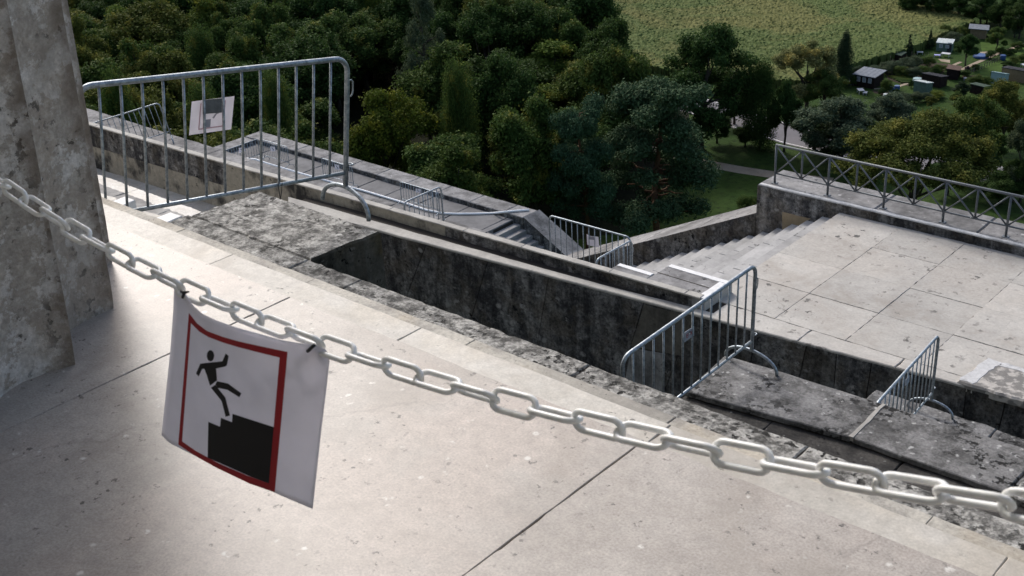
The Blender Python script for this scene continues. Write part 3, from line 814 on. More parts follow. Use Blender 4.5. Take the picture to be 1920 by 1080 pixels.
rot1 = rotvec((-.076, .122, 1.454)); o1 = Vector((-6.655, 5.548, -1.564))
b2 = dup(b1, 'galvanised crowd barrier standing on the black stone bench with a red-lettered plate'); 
rot2 = rotvec((.082, -.016, 1.537)); o2 = Vector((-5.375, 9.3, -4.204))
b3 = dup(b1, 'galvanised crowd barrier partly hidden behind the black bench at lower right')
rot3 = Matrix.Rotation(math.pi / 2 + .069, 3, 'Z'); o3 = Vector((-5.217, 13.614, -6.805))
b5 = dup(b1, 'galvanised crowd barrier parallel to the low wall below the big pine')
rot5 = Matrix.Rotation(.022, 3, 'Z'); o5 = Vector((-13.066, 17.80, ZL + .30))
place(b1, o1, rot1); place(b2, o2, rot2); place(b3, o3, rot3); place(b5, o5, rot5)
far = []
for lab, (xa, xb), y in (('farthest small crowd barrier along the lower parapet corner', (-50.6, -48.6), 36.86), ('small far crowd barrier halfway along the lower parapet', (-45.8, -43.6), 36.75),
                         ('small far crowd barrier on the walkway near the white rope bend', (-40.2, -37.7), 36.7)):
    b = dup(b1, lab); m = Matrix.Translation((xb, y, ZF)) @ Matrix.Diagonal(((xb - xa) / 2.0, 1, 1, 1)); b.matrix_world = m; far.append(b)
b8 = dup(b1, 'small far crowd barrier turned across the end of the lower walkway')
b8.matrix_world = Matrix.Translation((-50.9, 36.8, ZF)) @ Matrix.Rotation(math.pi / 2, 4, 'Z') @ Matrix.Diagonal((1.2, 1, 1, 1)); far.append(b8)
s4 = bars_barrier('crowd_barrier', 'short crowd barrier set across the landing above the far grey walkway', 1.12, 7, G1)
s6 = dup(s4, 'short crowd barrier meeting the long one at right angles beside the pier')
s7 = dup(b1, 'slanting crowd barrier on the landing seen through the largest barrier bars')
for b, x, y in ((s4, -18.05, 17.66), (s6, -12.97, 17.72)):
    b.matrix_world = Matrix.Translation((x, y, ZL)) @ Matrix.Rotation(math.pi / 2, 4, 'Z')
_T = Vector((-28.77, 17.76, -8.10)); _x = (_T - Vector((-29.74, 16.1, -8.44))).normalized(); _y = Vector((0, 0, 1)).cross(_x).normalized(); _z = _x.cross(_y)
_m = Matrix((_x, _y, _z)).transposed().to_4x4(); _m.translation = _T - _z * 1.15; s7.matrix_world = _m

def on_plane(px, o, n, lift=0.0):
    d = Vector(ray(*px)); c = Vector(CAM); t = (Vector(o) + n * lift - c).dot(n) / d.dot(n); return c + d * t
def sheet(name, quad, o, n, mat, parent, lift, th=.0015, local=None):
    bm = bmesh.new(); P = [on_plane(q, o, n, lift) for q in quad]
    if local is not None: P = [local @ p for p in P]; nn = local.to_3x3() @ n
    else: nn = n
    a = [bm.verts.new(p) for p in P]; b = [bm.verts.new(p + nn * th) for p in P]
    bm.faces.new(a); bm.faces.new(list(reversed(b)))
    for i in range(len(a)): bm.faces.new([a[i], a[(i + 1) % len(a)], b[(i + 1) % len(a)], b[i]])
    return obj(name, bm, mat, parent)
n1 = rot1 @ Vector((0, 1, 0))
l1 = b1.matrix_world.inverted()
sheet('plate', [(380.5, 187.5), (416, 184), (416, 211), (380.5, 214)], o1, n1, M_PLATE, b1, -.004, .003, l1)
n2 = rot2 @ Vector((0, 1, 0)); l2 = b2.matrix_world.inverted()
pl = sheet('plate', [(1283.5, 623.5), (1301.5, 612), (1301.5, 629), (1283.5, 642)], o2, n2, M_PLATE_L, b2, -.003, .003, l2)
# letters on that plate
def letters(parent, quad, polys, mat, o, n, lift, local, name):
    q = [np.array(p) for p in quad]
    bm = bmesh.new()
    for pl_ in polys:
        vs = []
        for u, v in pl_:
            p = q[0] * (1 - u) * (1 - v) + q[1] * u * (1 - v) + q[2] * u * v + q[3] * (1 - u) * v
            vs.append(bm.verts.new(local @ on_plane(p, o, n, lift)))
        bm.faces.new(vs)
    return obj(name, bm, mat, parent)
PQ = [(1283.5, 623.5), (1301.5, 612), (1301.5, 629), (1283.5, 642)]
def bar_(x0, y0, x1, y1): return [(x0, y0), (x1, y0), (x1, y1), (x0, y1)]
M_LETTER = flat('red_lettering', (.30, .03, .035), .6)
letters(b2, PQ, [bar_(.2, .3, .25, .72), bar_(.25, .3, .37, .36), bar_(.25, .48, .37, .54), bar_(.25, .66, .37, .72), bar_(.35, .35, .4, .5), bar_(.35, .53, .4, .68),
                 bar_(.64, .3, .69, .72), [(.69, .48), (.78, .3), (.84, .3), (.72, .53)], [(.70, .5), (.74, .46), (.85, .72), (.79, .72)]], M_LETTER, o2, n2, -.0045, l2, 'lettering')
M_EMB = flat('dark_emblem', (.02, .02, .05), .6)
letters(b2, PQ, [[(.42, .45), (.47, .24), (.6, .22), (.64, .42), (.6, .48), (.55, .3), (.5, .34), (.47, .5)]], M_EMB, o2, n2, -.0045, l2, 'emblem')
letters(b2, PQ, [[(.45, .42), (.58, .36), (.6, .45), (.47, .5)]], M_WHITE, o2, n2, -.005, l2, 'emblem')
n3 = rot3 @ Vector((0, 1, 0)); l3 = b3.matrix_world.inverted()
sheet('plate', [(1697.5, 713), (1706, 704), (1705, 716), (1697, 724)], o3, n3, M_PLATE_L, b3, -.003, .003, l3)
# paper signs tied to barriers
def mini_sign(quad, o, n, label, lift, prints):
    t = thing('warning_sign', label, 'sign')
    sheet('paper', quad, o, n, M_PAPERB, t, lift, .0008)
    q = [np.array(p) for p in quad]
    for nm, polys, mat in prints:
        bm = bmesh.new()
        for pl_ in polys:
            vs = []
            for u, v in pl_:
                p = q[0] * (1 - u) * (1 - v) + q[1] * u * (1 - v) + q[2] * u * v + q[3] * (1 - u) * v
                e = on_plane(p, o, n, lift); vs.append(bm.verts.new(e + (Vector(CAM) - e).normalized() * .004))
            bm.faces.new(vs)
        obj(nm, bm, mat, t)
    return t
frame_pale = ('pale_frame', [bar_(.21, .09, .235, .88), bar_(.78, .09, .805, .88), bar_(.235, .845, .78, .88)], M_PALEPINK)
mini_sign([(359.5, 190.5), (439.5, 180.3), (433.5, 242.5), (354.5, 253.5)], o1, n1, 'sun-faded paper sign seen from behind on the tilted barrier', .012,
          [frame_pale, ('pale_print', [bar_(.31, .60, .49, .84), [(.56, .6), (.52, .57), (.60, .44), (.70, .40), (.71, .44), (.62, .48)]], M_PALEGREY)])
mini_sign([(1100, 439), (1104.5, 441.5), (1104, 460.5), (1101, 458)], o5, Vector((0, 1, 0)), 'folded strip of a paper sign on the long landing barrier', .004, [])
mini_sign([(1104.3, 442.2), (1122, 444), (1123.5, 463.5), (1104.3, 460.8)], o5, Vector((0, 1, 0)), 'white paper sign with a grey block on the long landing barrier', -.024,
          [('grey_print', [bar_(.02, .05, .55, .36)], M_PALEGREY)])
def Z2(x, y): return (400 + x / 4.364, 240 + y / 4.364)
dotp = [('dark_print', [bar_(.45, .5, .75, .8), [(.25, .2), (.45, .2), (.55, .5), (.3, .5)]], M_PALEGREY)]
mini_sign([Z2(465, 150), Z2(505, 155), Z2(508, 190), Z2(470, 190)], (0, 36.84, 0), Vector((0, 1, 0)), 'tiny white sign on the barrier in the parapet corner', -.02, dotp)
mini_sign([Z2(992, 297), Z2(1030, 303), Z2(1032, 343), Z2(995, 338)], (0, 36.73, 0), Vector((0, 1, 0)), 'tiny white sign on the halfway walkway barrier', -.02, dotp)
mini_sign([Z2(1655, 495), Z2(1697, 500), Z2(1695, 530), Z2(1655, 525)], (0, 36.68, 0), Vector((0, 1, 0)), 'tiny white sign on the walkway barrier near the rope bend', -.02, dotp)
mini_sign([Z2(208, 165), Z2(255, 155), Z2(258, 190), Z2(210, 205)], (-50.88, 0, 0), Vector((1, 0, 0)), 'tiny white sign on the barrier across the walkway end', .02, dotp)
bm = bmesh.new()
P = [on_plane(q, o1, n1, -.02) for q in ((521, 343), (523, 357), (525.5, 373))]; tube(bm, P, .003, 6)
P = [on_plane(q, o1, n1, -.02) for q in ((529, 342), (528, 358), (525.5, 374))]; tube(bm, P, .003, 6)
tag(obj('wire_loop', bm, M_TIE), 'black wire loop dangling from the tilted barrier lower rail', 'wire')
bm = bmesh.new()
P = [at(450, 296, ZF + .05), at(480, 299, ZF + .05)] + [at(*q, ZF + .05) for q in ((500, 306), (560, 324), (620, 341), (680, 357), (740, 375), (770, 384), (800, 394), (830, 400), (860, 401), (900, 400.5), (925, 399.5))] + \
    [at(*q, -19.83) for q in ((940, 398), (965, 395.5), (992, 393.5))]
tube(bm, P, .052, 8); tag(obj('white_rope', bm, M_ROPE), 'thick white rope lying along the lower walkway and over its parapet', 'rope')

# ================================================================== iron railing with crosses
rl = thing('iron_railing', 'dark iron railing with crossed bars on the broad terrace wall', 'railing', (-12.36, 22.04, ZW))
def rp(x, z): return (x, 22.04, z)
zt_, zb_ = aty(1455.7, 271.7, 22.04).z, aty(1455, 325, 22.04).z
x0, bay = -12.36, .62
def part(name, pts, r, seg=6, flat_=False):
    bm = bmesh.new(); tube(bm, [Vector(p) - Vector(rl.location) for p in pts], r, seg); return obj(name, bm, M_RAIL, rl)
nb_ = 15
part('top_rail', [rp(x0 - .01, zt_), rp(x0 + bay * nb_ / 2, zt_), rp(x0 + bay * nb_, zt_)], .027)
part('bottom_rail', [rp(x0, zb_), rp(x0 + bay * nb_ / 2, zb_), rp(x0 + bay * nb_, zb_)], .019)
for k in range(nb_ + 1):
    x = x0 + bay * k
    if k % 2 == 0:
        part('post', [rp(x, ZW), rp(x, zt_)], .024)
        bm = bmesh.new(); l = Vector(rl.location); box(bm, (x - .06 - l.x, -.06, -.002), (x + .06 - l.x, .06, .012)); obj('base_plate', bm, M_RAIL, rl)
    else: part('upright', [rp(x, zb_), rp(x, zt_)], .021)
    if k < nb_:
        part('brace', [(x + .01, 22.034, zt_ - .02), (x + bay - .01, 22.034, zb_ + .01)], .0165)
        part('brace', [(x + .01, 22.048, zb_ + .01), (x + bay - .01, 22.048, zt_ - .02)], .0165)

# ================================================================== the valley below
ZV = -68.0
def m_ground():
    s = NT('meadow')
    c = s.mix(s.step(s.noise(.05, 5, .6), .4, .62), (.026, .056, .010), (.040, .070, .014))
    c = s.mix(s.step(s.noise(.9, 6, .7), .45, .7), c, (.016, .030, .007))
    s.bump(s.noise(2.2, 5, .7), .6, .3)
    return s.done(c, .95, .1)
M_GRASS = m_ground()
M_SOIL = stone('garden_soil', (.075, .058, .042), (.04, .032, .024), cover=.5, soft=.2, scale=.4, fine=2, fine_amt=.4, island=0, rough=.95, spec=.05, bump=.5, bdist=.2)
M_PATH = stone('gravel_path', (.36, .295, .22), (.28, .225, .165), cover=.5, soft=.2, scale=.4, fine=3, fine_amt=.15, island=0, rough=.95, spec=.05, bump=.2)
M_ROAD = stone('asphalt', (.19, .18, .19), (.15, .145, .15), cover=.5, soft=.2, scale=.2, fine=2, fine_amt=.12, island=0, rough=.9, spec=.1, bump=.1)
# ground sheet: flat valley, rising towards the monument
bm = bmesh.new()
N_ = 90; gx = np.concatenate([np.linspace(-1500, -260, 10), np.linspace(-240, 120, 61), np.linspace(150, 1500, 8)]); gy = np.concatenate([np.linspace(-600, 20, 8), np.linspace(30, 330, 61), np.linspace(380, 2500, 10)])
def ground_z(x, y):
    return max(ZV, 1.6 - max(42, y) / 1.58)
gv = [[bm.verts.new((x, y, ground_z(x, y))) for x in gx] for y in gy]
for j in range(len(gy) - 1):
    for i in range(len(gx) - 1): bm.faces.new([gv[j][i], gv[j][i + 1], gv[j + 1][i + 1], gv[j + 1][i]]).smooth = True
struct('ground', bm, M_GRASS)
def ribbon(name, pts, w, z, mat):
    bm = bmesh.new(); L = []
    for i, p in enumerate(pts):
        t = (pts[min(i + 1, len(pts) - 1)] - pts[max(i - 1, 0)]).normalized(); n = Vector((-t.y, t.x, 0)) * w / 2
        L.append((bm.verts.new((p.x + n.x, p.y + n.y, z)), bm.verts.new((p.x - n.x, p.y - n.y, z))))
    for i in range(len(L) - 1): bm.faces.new([L[i][0], L[i][1], L[i + 1][1], L[i + 1][0]])
    return struct(name, bm, mat)
ribbon('path', [at(*p, ZV) for p in ((1180, 262), (1260, 288), (1330, 308), (1390, 319), (1450, 328), (1560, 340))], 2.9, ZV + .03, M_PATH)
rd = [at(*p, ZV) for p in ((1100, 130), (1260, 182), (1380, 222), (1500, 258), (1700, 302), (1900, 334), (2050, 352))]
ribbon('road', rd, 8.5, ZV + .03, M_ROAD)
for off in (-3.7, 3.7):
    pp = []
    for i, p in enumerate(rd):
        t = (rd[min(i + 1, len(rd) - 1)] - rd[max(i - 1, 0)]).normalized(); pp.append(p + Vector((-t.y, t.x, 0)) * off)
    ribbon('road_marking', pp, .22, ZV + .04, M_WHITE)
M_FFLOOR = stone('forest_floor', (.022, .024, .012), (.012, .013, .008), cover=.5, soft=.2, scale=.4, fine=2, fine_amt=.4, island=0, rough=.95, spec=.05, bump=.5, bdist=.2)
bm = bmesh.new()
bm.faces.new([bm.verts.new((p.x, p.y, ZV + .015)) for p in [at(*q, ZV) for q in ((-200, -200), (1050, -200), (1130, 20), (1190, 100), (1290, 200), (1300, 290), (1200, 430), (900, 480), (-200, 420))]])
struct('forest_floor', bm, M_FFLOOR)
# corn field: a raised, ragged surface of crop
def m_corn():
    s = NT('corn')
    n1 = s.noise(.035, 6, .62, s.map((1, 1, 1)), 1.2); n2 = s.noise(.9, 6, .7); n3 = s.noise(3.2, 4, .7)
    c = s.mix(s.step(n1, .44, .60), (.080, .112, .031), (.132, .134, .042))
    c = s.mix(s.math('MULTIPLY', s.step(n2, .5, .72), .7), c, (.055, .075, .02))
    c = s.mix(s.math('MULTIPLY', s.step(s.noise(5.5, 4, .7), .5, .68), .7), c, (.125, .108, .04))
    side = s.n('ShaderNodeSeparateXYZ'); s.l(s.P, side.inputs[0])
    return s.done(c, .9, .1)
M_CORN = m_corn()
fpoly = [at(*p, ZV + 2) for p in ((900, -190), (1000, -15), (1085, 55), (1200, 120), (1400, 145), (1520, 150), (1604, 116), (1700, 90), (1790, 52), (1830, 38), (1800, 24), (1745, 8), (1690, -30), (1640, -150))]
fx = [p.x for p in fpoly]; fy = [p.y for p in fpoly]
def inside(x, y, poly):
    r = False; j = len(poly) - 1
    for i in range(len(poly)):
        if (poly[i].y > y) != (poly[j].y > y) and x < (poly[j].x - poly[i].x) * (y - poly[i].y) / (poly[j].y - poly[i].y) + poly[i].x: r = not r
        j = i
    return r
rowd = (at(1820, 40, ZV) - at(1610, 114, ZV)).normalized(); rown = Vector((-rowd.y, rowd.x, 0))
rng = np.random.RandomState(5)
cs = .42
org = at(1610, 114, ZV)
vid = {}; V = []; F = []
def cv(i, j):
    if (i, j) not in vid:
        p = org + rowd * (i * cs) + rown * (j * cs)
        vid[(i, j)] = len(V); V.append((p.x + rng.uniform(-.15, .15), p.y + rng.uniform(-.15, .15), ZV + 1.9 + rng.uniform(-.2, .2)))
    return vid[(i, j)]
cells = set()
for i in range(-260, 340):
    for j in range(-16, 430):
        p = org + rowd * ((i + .5) * cs) + rown * ((j + .5) * cs)
        if p.y < 330 and inside(p.x, p.y, fpoly): cells.add((i, j))
for (i, j) in cells: F.append((cv(i, j), cv(i + 1, j), cv(i + 1, j + 1), cv(i, j + 1)))
for (i, j) in cells:
    for di, dj, a, b in ((-1, 0, (0, 1), (0, 0)), (1, 0, (1, 0), (1, 1)), (0, -1, (0, 0), (1, 0)), (0, 1, (1, 1), (0, 1))):
        if (i + di, j + dj) not in cells:
            A_, B_ = cv(i + a[0], j + a[1]), cv(i + b[0], j + b[1]); k = len(V)
            V.append((V[A_][0] + rng.uniform(-.3, .3), V[A_][1] + rng.uniform(-.3, .3), ZV)); V.append((V[B_][0], V[B_][1], ZV)); F.append((A_, k, k + 1, B_))
me = bpy.data.meshes.new('corn_field'); me.from_pydata(V, [], F); me.update()
tag(obj('corn_field', me, M_CORN), 'ripening yellow green corn field in the valley', 'corn field', kind='stuff')

# ------------------------------------------------------------------ trees
def m_leaf(name, dark, light, yellow=None, ya=.1, trans=.25):
    s = NT(name)
    i = s.island(); c = s.mix(i, dark, light)
    c = s.mix(s.mr(s.objrand(), 0, 1, 0, .55), c, s.mix(.5, c, (.055, .060, .012)))
    if yellow: c = s.mix(s.step(s.noise(.35, 3, .6), .62 - ya, .72 - ya), c, yellow)
    s.put(s.b.inputs['Base Color'], c); s.b.inputs['Roughness'].default_value = .7; s.b.inputs['Specular IOR Level'].default_value = .06
    tr = s.n('ShaderNodeBsdfTranslucent'); s.l(c, tr.inputs[0]); mx = s.n('ShaderNodeMixShader'); mx.inputs[0].default_value = trans
    s.l(s.b.outputs[0], mx.inputs[1]); s.l(tr.outputs[0], mx.inputs[2]); s.l(mx.outputs[0], s.out.inputs[0])
    return s.m
L_DARK = m_leaf('leaf_dark', (0.023, 0.052, 0.015), (0.061, 0.111, 0.027))
L_MID = m_leaf('leaf_mid', (0.035, 0.069, 0.017), (0.096, 0.150, 0.035), (0.173, 0.173, 0.035), .06)
L_OLIVE = m_leaf('leaf_olive', (0.058, 0.077, 0.017), (0.142, 0.161, 0.036), (0.192, 0.183, 0.038), .08)
L_YELLOW = m_leaf('leaf_yellow', (.060, .090, .012), (.145, .185, .026), (.19, .19, .024), .06)
L_LIME = m_leaf('leaf_lime', (0.065, 0.106, 0.019), (0.164, 0.221, 0.042), (0.230, 0.230, 0.038), .08)
L_WILLOW = m_leaf('leaf_willow', (0.143, 0.164, 0.058), (0.326, 0.326, 0.134), (0.365, 0.316, 0.096), .1)
L_SILVER = m_leaf('leaf_silver', (0.035, 0.061, 0.031), (0.127, 0.161, 0.096))
L_PINE = m_leaf('pine_needles', (0.027, 0.059, 0.031), (0.081, 0.142, 0.069), trans=.1)
L_CONIF = m_leaf('conifer_needles', (0.015, 0.033, 0.017), (0.042, 0.069, 0.035), trans=.05)
M_BARK = stone('bark', (.085, .07, .055), (.03, .025, .02), cover=.5, soft=.15, scale=2, fine=8, fine_amt=.4, island=0, streak=.6, bump=.5)
M_PBARK = stone('pine_bark', (.19, .095, .05), (.075, .042, .026), cover=.5, soft=.15, scale=2, fine=8, fine_amt=.4, island=0, streak=.6, bump=.5)
def leaf_mesh(name, blobs, n, size, seed, up=.35, flatn=0.0, aspect=1.7):
    n = int(n * 4.4); size *= .42
    rr = np.random.RandomState(seed); B = np.array(blobs, float)
    w = (B[:, 3] * B[:, 3]); w /= w.sum(); idx = rr.choice(len(B), n, p=w)
    d = rr.normal(size=(n, 3)); d /= np.linalg.norm(d, axis=1, keepdims=True)
    rad = rr.uniform(.35, 1.12, n) ** .7 * (1 + .12 * rr.normal(size=n))
    sq = B[idx, 4:5] if B.shape[1] > 4 else np.ones((n, 1))
    off = d * (B[idx, 3] * rad)[:, None]; off[:, 2:3] *= sq; off += rr.normal(size=(n, 3)) * (.09 if up > .5 else .22)
    c = B[idx, :3] + off
    nn = d * .8 + rr.normal(size=(n, 3)) * .8; nn[:, 2] += up; nn /= np.linalg.norm(nn, axis=1, keepdims=True)
    a = np.cross(nn, rr.normal(size=(n, 3))); a /= np.linalg.norm(a, axis=1, keepdims=True); b = np.cross(nn, a)
    s = size * rr.uniform(.6, 1.35, n)[:, None]
    # six-cornered clump of leaves, a little folded
    k = [(-1, 0), (.1, .6), (1, 0), (-.1, -.6)]
    V = np.stack([c + a * s * x * aspect * .6 + b * s * y + nn * s * (abs(y) * -.45 + rr.uniform(-.15, .15, (n, 1))) for x, y in k], 1).reshape(-1, 3)
    me = bpy.data.meshes.new(name)
    me.vertices.add(len(V)); me.vertices.foreach_set('co', V.ravel())
    me.loops.add(n * 4); me.loops.foreach_set('vertex_index', np.arange(n * 4)); me.polygons.add(n)
    me.polygons.foreach_set('loop_start', np.arange(n) * 4); me.polygons.foreach_set('loop_total', np.full(n, 4)); me.update(); me.validate()
    return me
def limb_bm(bm, p0, p1, r0, r1, rr, n=5, wob=.12):
    p0, p1 = Vector(p0), Vector(p1); L = (p1 - p0).length; P = []
    for i in range(n + 1):
        t = i / n; j = 0 if i in (0,) else wob * L * .25
        P.append(p0.lerp(p1, t) + Vector((rr.uniform(-j, j), rr.uniform(-j, j), rr.uniform(-j, j) * .4)))
    tube(bm, P, [r0 + (r1 - r0) * i / n for i in range(n + 1)], 6)
def make_tree(kind, seed, H=17.0, W_=13.0):
    """returns (crown mesh, trunk mesh) of unit tree H high, W_ wide"""
    rr = random.Random(seed); bl = []; bmt = bmesh.new(); size = .42; n = 7500
    if kind in ('broad', 'oak'):
        tall = rr.uniform(.85, 1.2); nm = rr.randint(8, 12) if kind == 'broad' else rr.randint(12, 16)
        maj = [(rr.uniform(-.06, .06) * W_, rr.uniform(-.06, .06) * W_, H * .80, W_ * rr.uniform(.15, .2))]
        for k in range(nm):
            th = k * 2.4 + rr.uniform(-.5, .5); zz_ = rr.uniform(.30, .78); q = W_ * (.36 if kind == 'oak' else .31) * rr.uniform(.55, 1.1) * (1 - abs(zz_ - .5) * .9)
            maj.append((q * math.cos(th), q * math.sin(th), H * zz_, W_ * rr.uniform(.12, .20)))
        for (mx_, my_, mz_, mr_) in maj:
            for q in range(rr.randint(6, 9)):
                d = Vector((rr.gauss(0, 1), rr.gauss(0, 1), rr.gauss(.35, 1))).normalized() * mr_ * rr.uniform(.5, 1.05)
                bl.append((mx_ + d.x, my_ + d.y, mz_ + d.z * .9, W_ * rr.uniform(.055, .105), .8))
        nb = 0
        zc = H * .58; rz = H * .42; rx = W_ / 2
        for k in range(nb):
            th = rr.uniform(0, 2 * math.pi); cz = rr.uniform(-.85, 1); rh = math.sqrt(max(0, 1 - cz * cz)) * rr.uniform(.45, .92)
            lob = 1 + .22 * math.sin(3 * th + seed) + .12 * math.sin(5 * th + 2 * seed)
            f = .9 if cz > -.2 else .8
            bl.append((rx * rh * lob * math.cos(th) * f, rx * rh * lob * math.sin(th) * f, zc + rz * cz * .88 * rr.uniform(.8, 1.05), rr.uniform(.10, .19) * W_, .75))
        limb_bm(bmt, (0, 0, -.3), (rr.uniform(-.4, .4), rr.uniform(-.4, .4), H * .55), W_ * .032, W_ * .016, rr)
        for m_ in maj:
            z = H * rr.uniform(.2, .45); limb_bm(bmt, (0, 0, z), m_[:3], W_ * .014, W_ * .004, rr)
        n = 9000
    elif kind == 'dome':
        for k in range(34):
            th = k * 2.39996; q = math.sqrt((k + .5) / 34) * .43 * rr.uniform(.85, 1.08); zz_ = .28 + .50 * math.sqrt(max(0, 1 - (q / .47) ** 2)) * rr.uniform(.88, 1.08)
            c_ = (q * W_ * math.cos(th), q * W_ * math.sin(th), H * zz_); mr_ = W_ * rr.uniform(.07, .12)
            for j in range(5):
                d = Vector((rr.gauss(0, 1), rr.gauss(0, 1), rr.gauss(.3, 1))).normalized() * mr_ * rr.uniform(.4, 1.05)
                bl.append((c_[0] + d.x, c_[1] + d.y, c_[2] + d.z * .8, W_ * rr.uniform(.035, .065), .75))
            if k % 3 == 0: limb_bm(bmt, (0, 0, H * rr.uniform(.15, .4)), c_, W_ * .012, W_ * .003, rr)
        limb_bm(bmt, (0, 0, -.3), (0, 0, H * .5), W_ * .034, W_ * .018, rr); n = 19000; size = .27
    elif kind == 'poplar':
        for k in range(34):
            z = rr.uniform(.12, 1); r = W_ / 2 * (math.sin(min(1, z * 1.15) * math.pi) ** .5 if z < .87 else .35) * .6
            th = rr.uniform(0, 6.28); bl.append((r * math.cos(th), r * math.sin(th), H * z * .94, W_ * rr.uniform(.16, .25), 1.3))
        limb_bm(bmt, (0, 0, -.3), (0, 0, H * .85), W_ * .035, W_ * .012, rr, 6, .05); n = 6500
    elif kind == 'shrub':
        for k in range(26):
            th = rr.uniform(0, 6.28); q = math.sqrt(rr.random()) * .8
            bl.append((W_ / 2 * q * math.cos(th), W_ / 2 * q * math.sin(th), H * rr.uniform(.25, .8) * (1 - .35 * q), W_ * rr.uniform(.12, .2), .9))
        for k in range(5): limb_bm(bmt, (rr.uniform(-.3, .3), rr.uniform(-.3, .3), -.2), rr.choice(bl)[:3], W_ * .016, W_ * .006, rr)
        n = 5000
    elif kind == 'conifer':
        for k in range(60):
            z = rr.uniform(.08, 1) ** .9; r = W_ / 2 * (1 - z) * rr.uniform(.5, 1) + .05
            th = rr.uniform(0, 6.28); bl.append((r * math.cos(th), r * math.sin(th), H * z * .96 - r * .15, W_ * (.11 * (1 - z) + .05), .5))
        limb_bm(bmt, (0, 0, -.3), (0, 0, H * .97), W_ * .035, W_ * .006, rr, 6, .02); n = 6000; size = .34
    elif kind == 'thuja':
        for k in range(30):
            z = rr.uniform(.03, 1); r = W_ / 2 * .5 * (1 - z ** 3)
            th = rr.uniform(0, 6.28); bl.append((r * math.cos(th), r * math.sin(th), H * z * .95, W_ * .26 * (1 - .5 * z), 1.5))
        limb_bm(bmt, (0, 0, -.3), (0, 0, H * .8), W_ * .04, W_ * .01, rr, 4, .02); n = 6500; size = .42
    elif kind == 'pine':
        top_ = Vector((rr.uniform(-1, 1), rr.uniform(-1, 1), H * .9)); P = []
        for i in range(8):
            t = i / 7; P.append(Vector((top_.x * t + math.sin(t * 5 + seed) * .45, top_.y * t + math.cos(t * 4 + seed) * .4, -.3 + (H * .9) * t)))
        tube(bmt, P, [W_ * .032 * (1 - .7 * i / 7) for i in range(8)], 8)
        for k in range(48):
            t = rr.uniform(.26, 1.0); i = min(6, int(t * 7)); p = P[i].lerp(P[i + 1], t * 7 - i if t < 1 else 1)
            th = k * 2.4 + rr.uniform(-.4, .4); ln = W_ * .5 * rr.uniform(.55, 1.05) * (1.12 - .55 * t if t > .5 else .7 + .3 * t / .5)
            e = p + Vector((math.cos(th) * ln, math.sin(th) * ln, ln * rr.uniform(-.12, .30)))
            limb_bm(bmt, p, e, W_ * .011, W_ * .004, rr, 5, .22)
            for q in range(rr.randint(3, 5)):
                c = p.lerp(e, rr.uniform(.5, 1.08)) + Vector((rr.uniform(-1, 1), rr.uniform(-1, 1), rr.uniform(0, .5))) * W_ * .055
                bl.append((c.x, c.y, c.z, W_ * rr.uniform(.068, .112), .66))
        for k in range(5):
            p = P[2].lerp(P[4], rr.random()); th = rr.uniform(0, 6.28); limb_bm(bmt, p, p + Vector((math.cos(th), math.sin(th), rr.uniform(-.2, .2))) * W_ * .22, W_ * .008, W_ * .003, rr, 5, .3)
        n = 13000; size = .30
    elif kind == 'airy':
        for k in range(70):
            z = rr.uniform(.15, 1); r = W_ / 2 * math.sin(min(1, (1 - z) * 1.25 + .12) * 1.6) * rr.uniform(.4, 1)
            th = rr.uniform(0, 6.28); bl.append((r * math.cos(th), r * math.sin(th), H * z * .97, W_ * rr.uniform(.05, .10), .6))
        limb_bm(bmt, (0, 0, -.3), (0, 0, H * .96), W_ * .03, W_ * .006, rr, 7, .04)
        for k in range(26):
            z = H * rr.uniform(.2, .85); b = min(bl, key=lambda q: abs(q[2] - z - 1) + rr.uniform(0, 3)); limb_bm(bmt, (0, 0, z), b[:3], W_ * .009, W_ * .003, rr, 4)
        n = 4500; size = .34
    crown = leaf_mesh('crown', bl, n, size, seed, up=.6 if kind == 'pine' else .35, aspect=2.2 if kind in ('pine', 'conifer') else 1.7)
    me = bpy.data.meshes.new('trunk'); bmt.to_mesh(me); bmt.free()
    return crown, me
PROTO = {}
def proto(kind, seed, leaf):
    key = (kind, seed, leaf.name)
    if key not in PROTO:
        k2 = (kind, seed)
        if k2 not in PROTO: PROTO[k2] = make_tree(kind, seed)
        cr, tr = PROTO[k2]; cr = cr.copy(); tr_ = tr
        cr.materials.clear(); cr.materials.append(leaf)
        if not tr_.materials: tr_.materials.append(M_PBARK if kind == 'pine' else M_BARK)
        PROTO[key] = (cr, tr_)
    return PROTO[key]
def tree(name, label, p, H, W_, kind, seed, leaf, group=None, rz=None, cat='tree', lean=0):
    cr, tr = proto(kind, seed, leaf)
    t = thing(name, label, cat, p, group)
    t.rotation_euler = (lean, 0, R.uniform(0, 6.28) if rz is None else rz); t.scale = (W_ / 13.0, W_ / 13.0, H / 17.0)
    for nm, me in (('trunk', tr), ('crown', cr)):
        o = bpy.data.objects.new(nm, me); COL.objects.link(o); o.parent = t
    return t
def seen(px, py, wpx, hpx, zc=None):
    """foot, height and width of a plant whose crown fills a box of the photograph and stands on the valley floor"""
    H = 8.0
    for _ in range(12):
        p = at(px, py, ZV + H * .55); k = float((np.array(p) - CAM) @ FWD); H = hpx * k / FPX / .92 * 1.08
    return Vector((p.x, p.y, ZV)), H, wpx * k / FPX
def spot(name, label, px, py, w, h, kind, seed, leaf, group=None, cat='tree', rz=None):
    p, H, W_ = seen(px, py, w, h); return tree(name, label, p, H, W_, kind, seed, leaf, group, rz, cat)
spot('pine_tree', 'large dark pine with an orange trunk standing behind the landing barrier', 1240, 292, 245, 300, 'pine', 3, L_PINE, rz=.4)
spot('pine_tree', 'narrower bluish pine with bare branches left of the large pine', 1098, 318, 150, 270, 'pine', 8, L_PINE, rz=2.2)
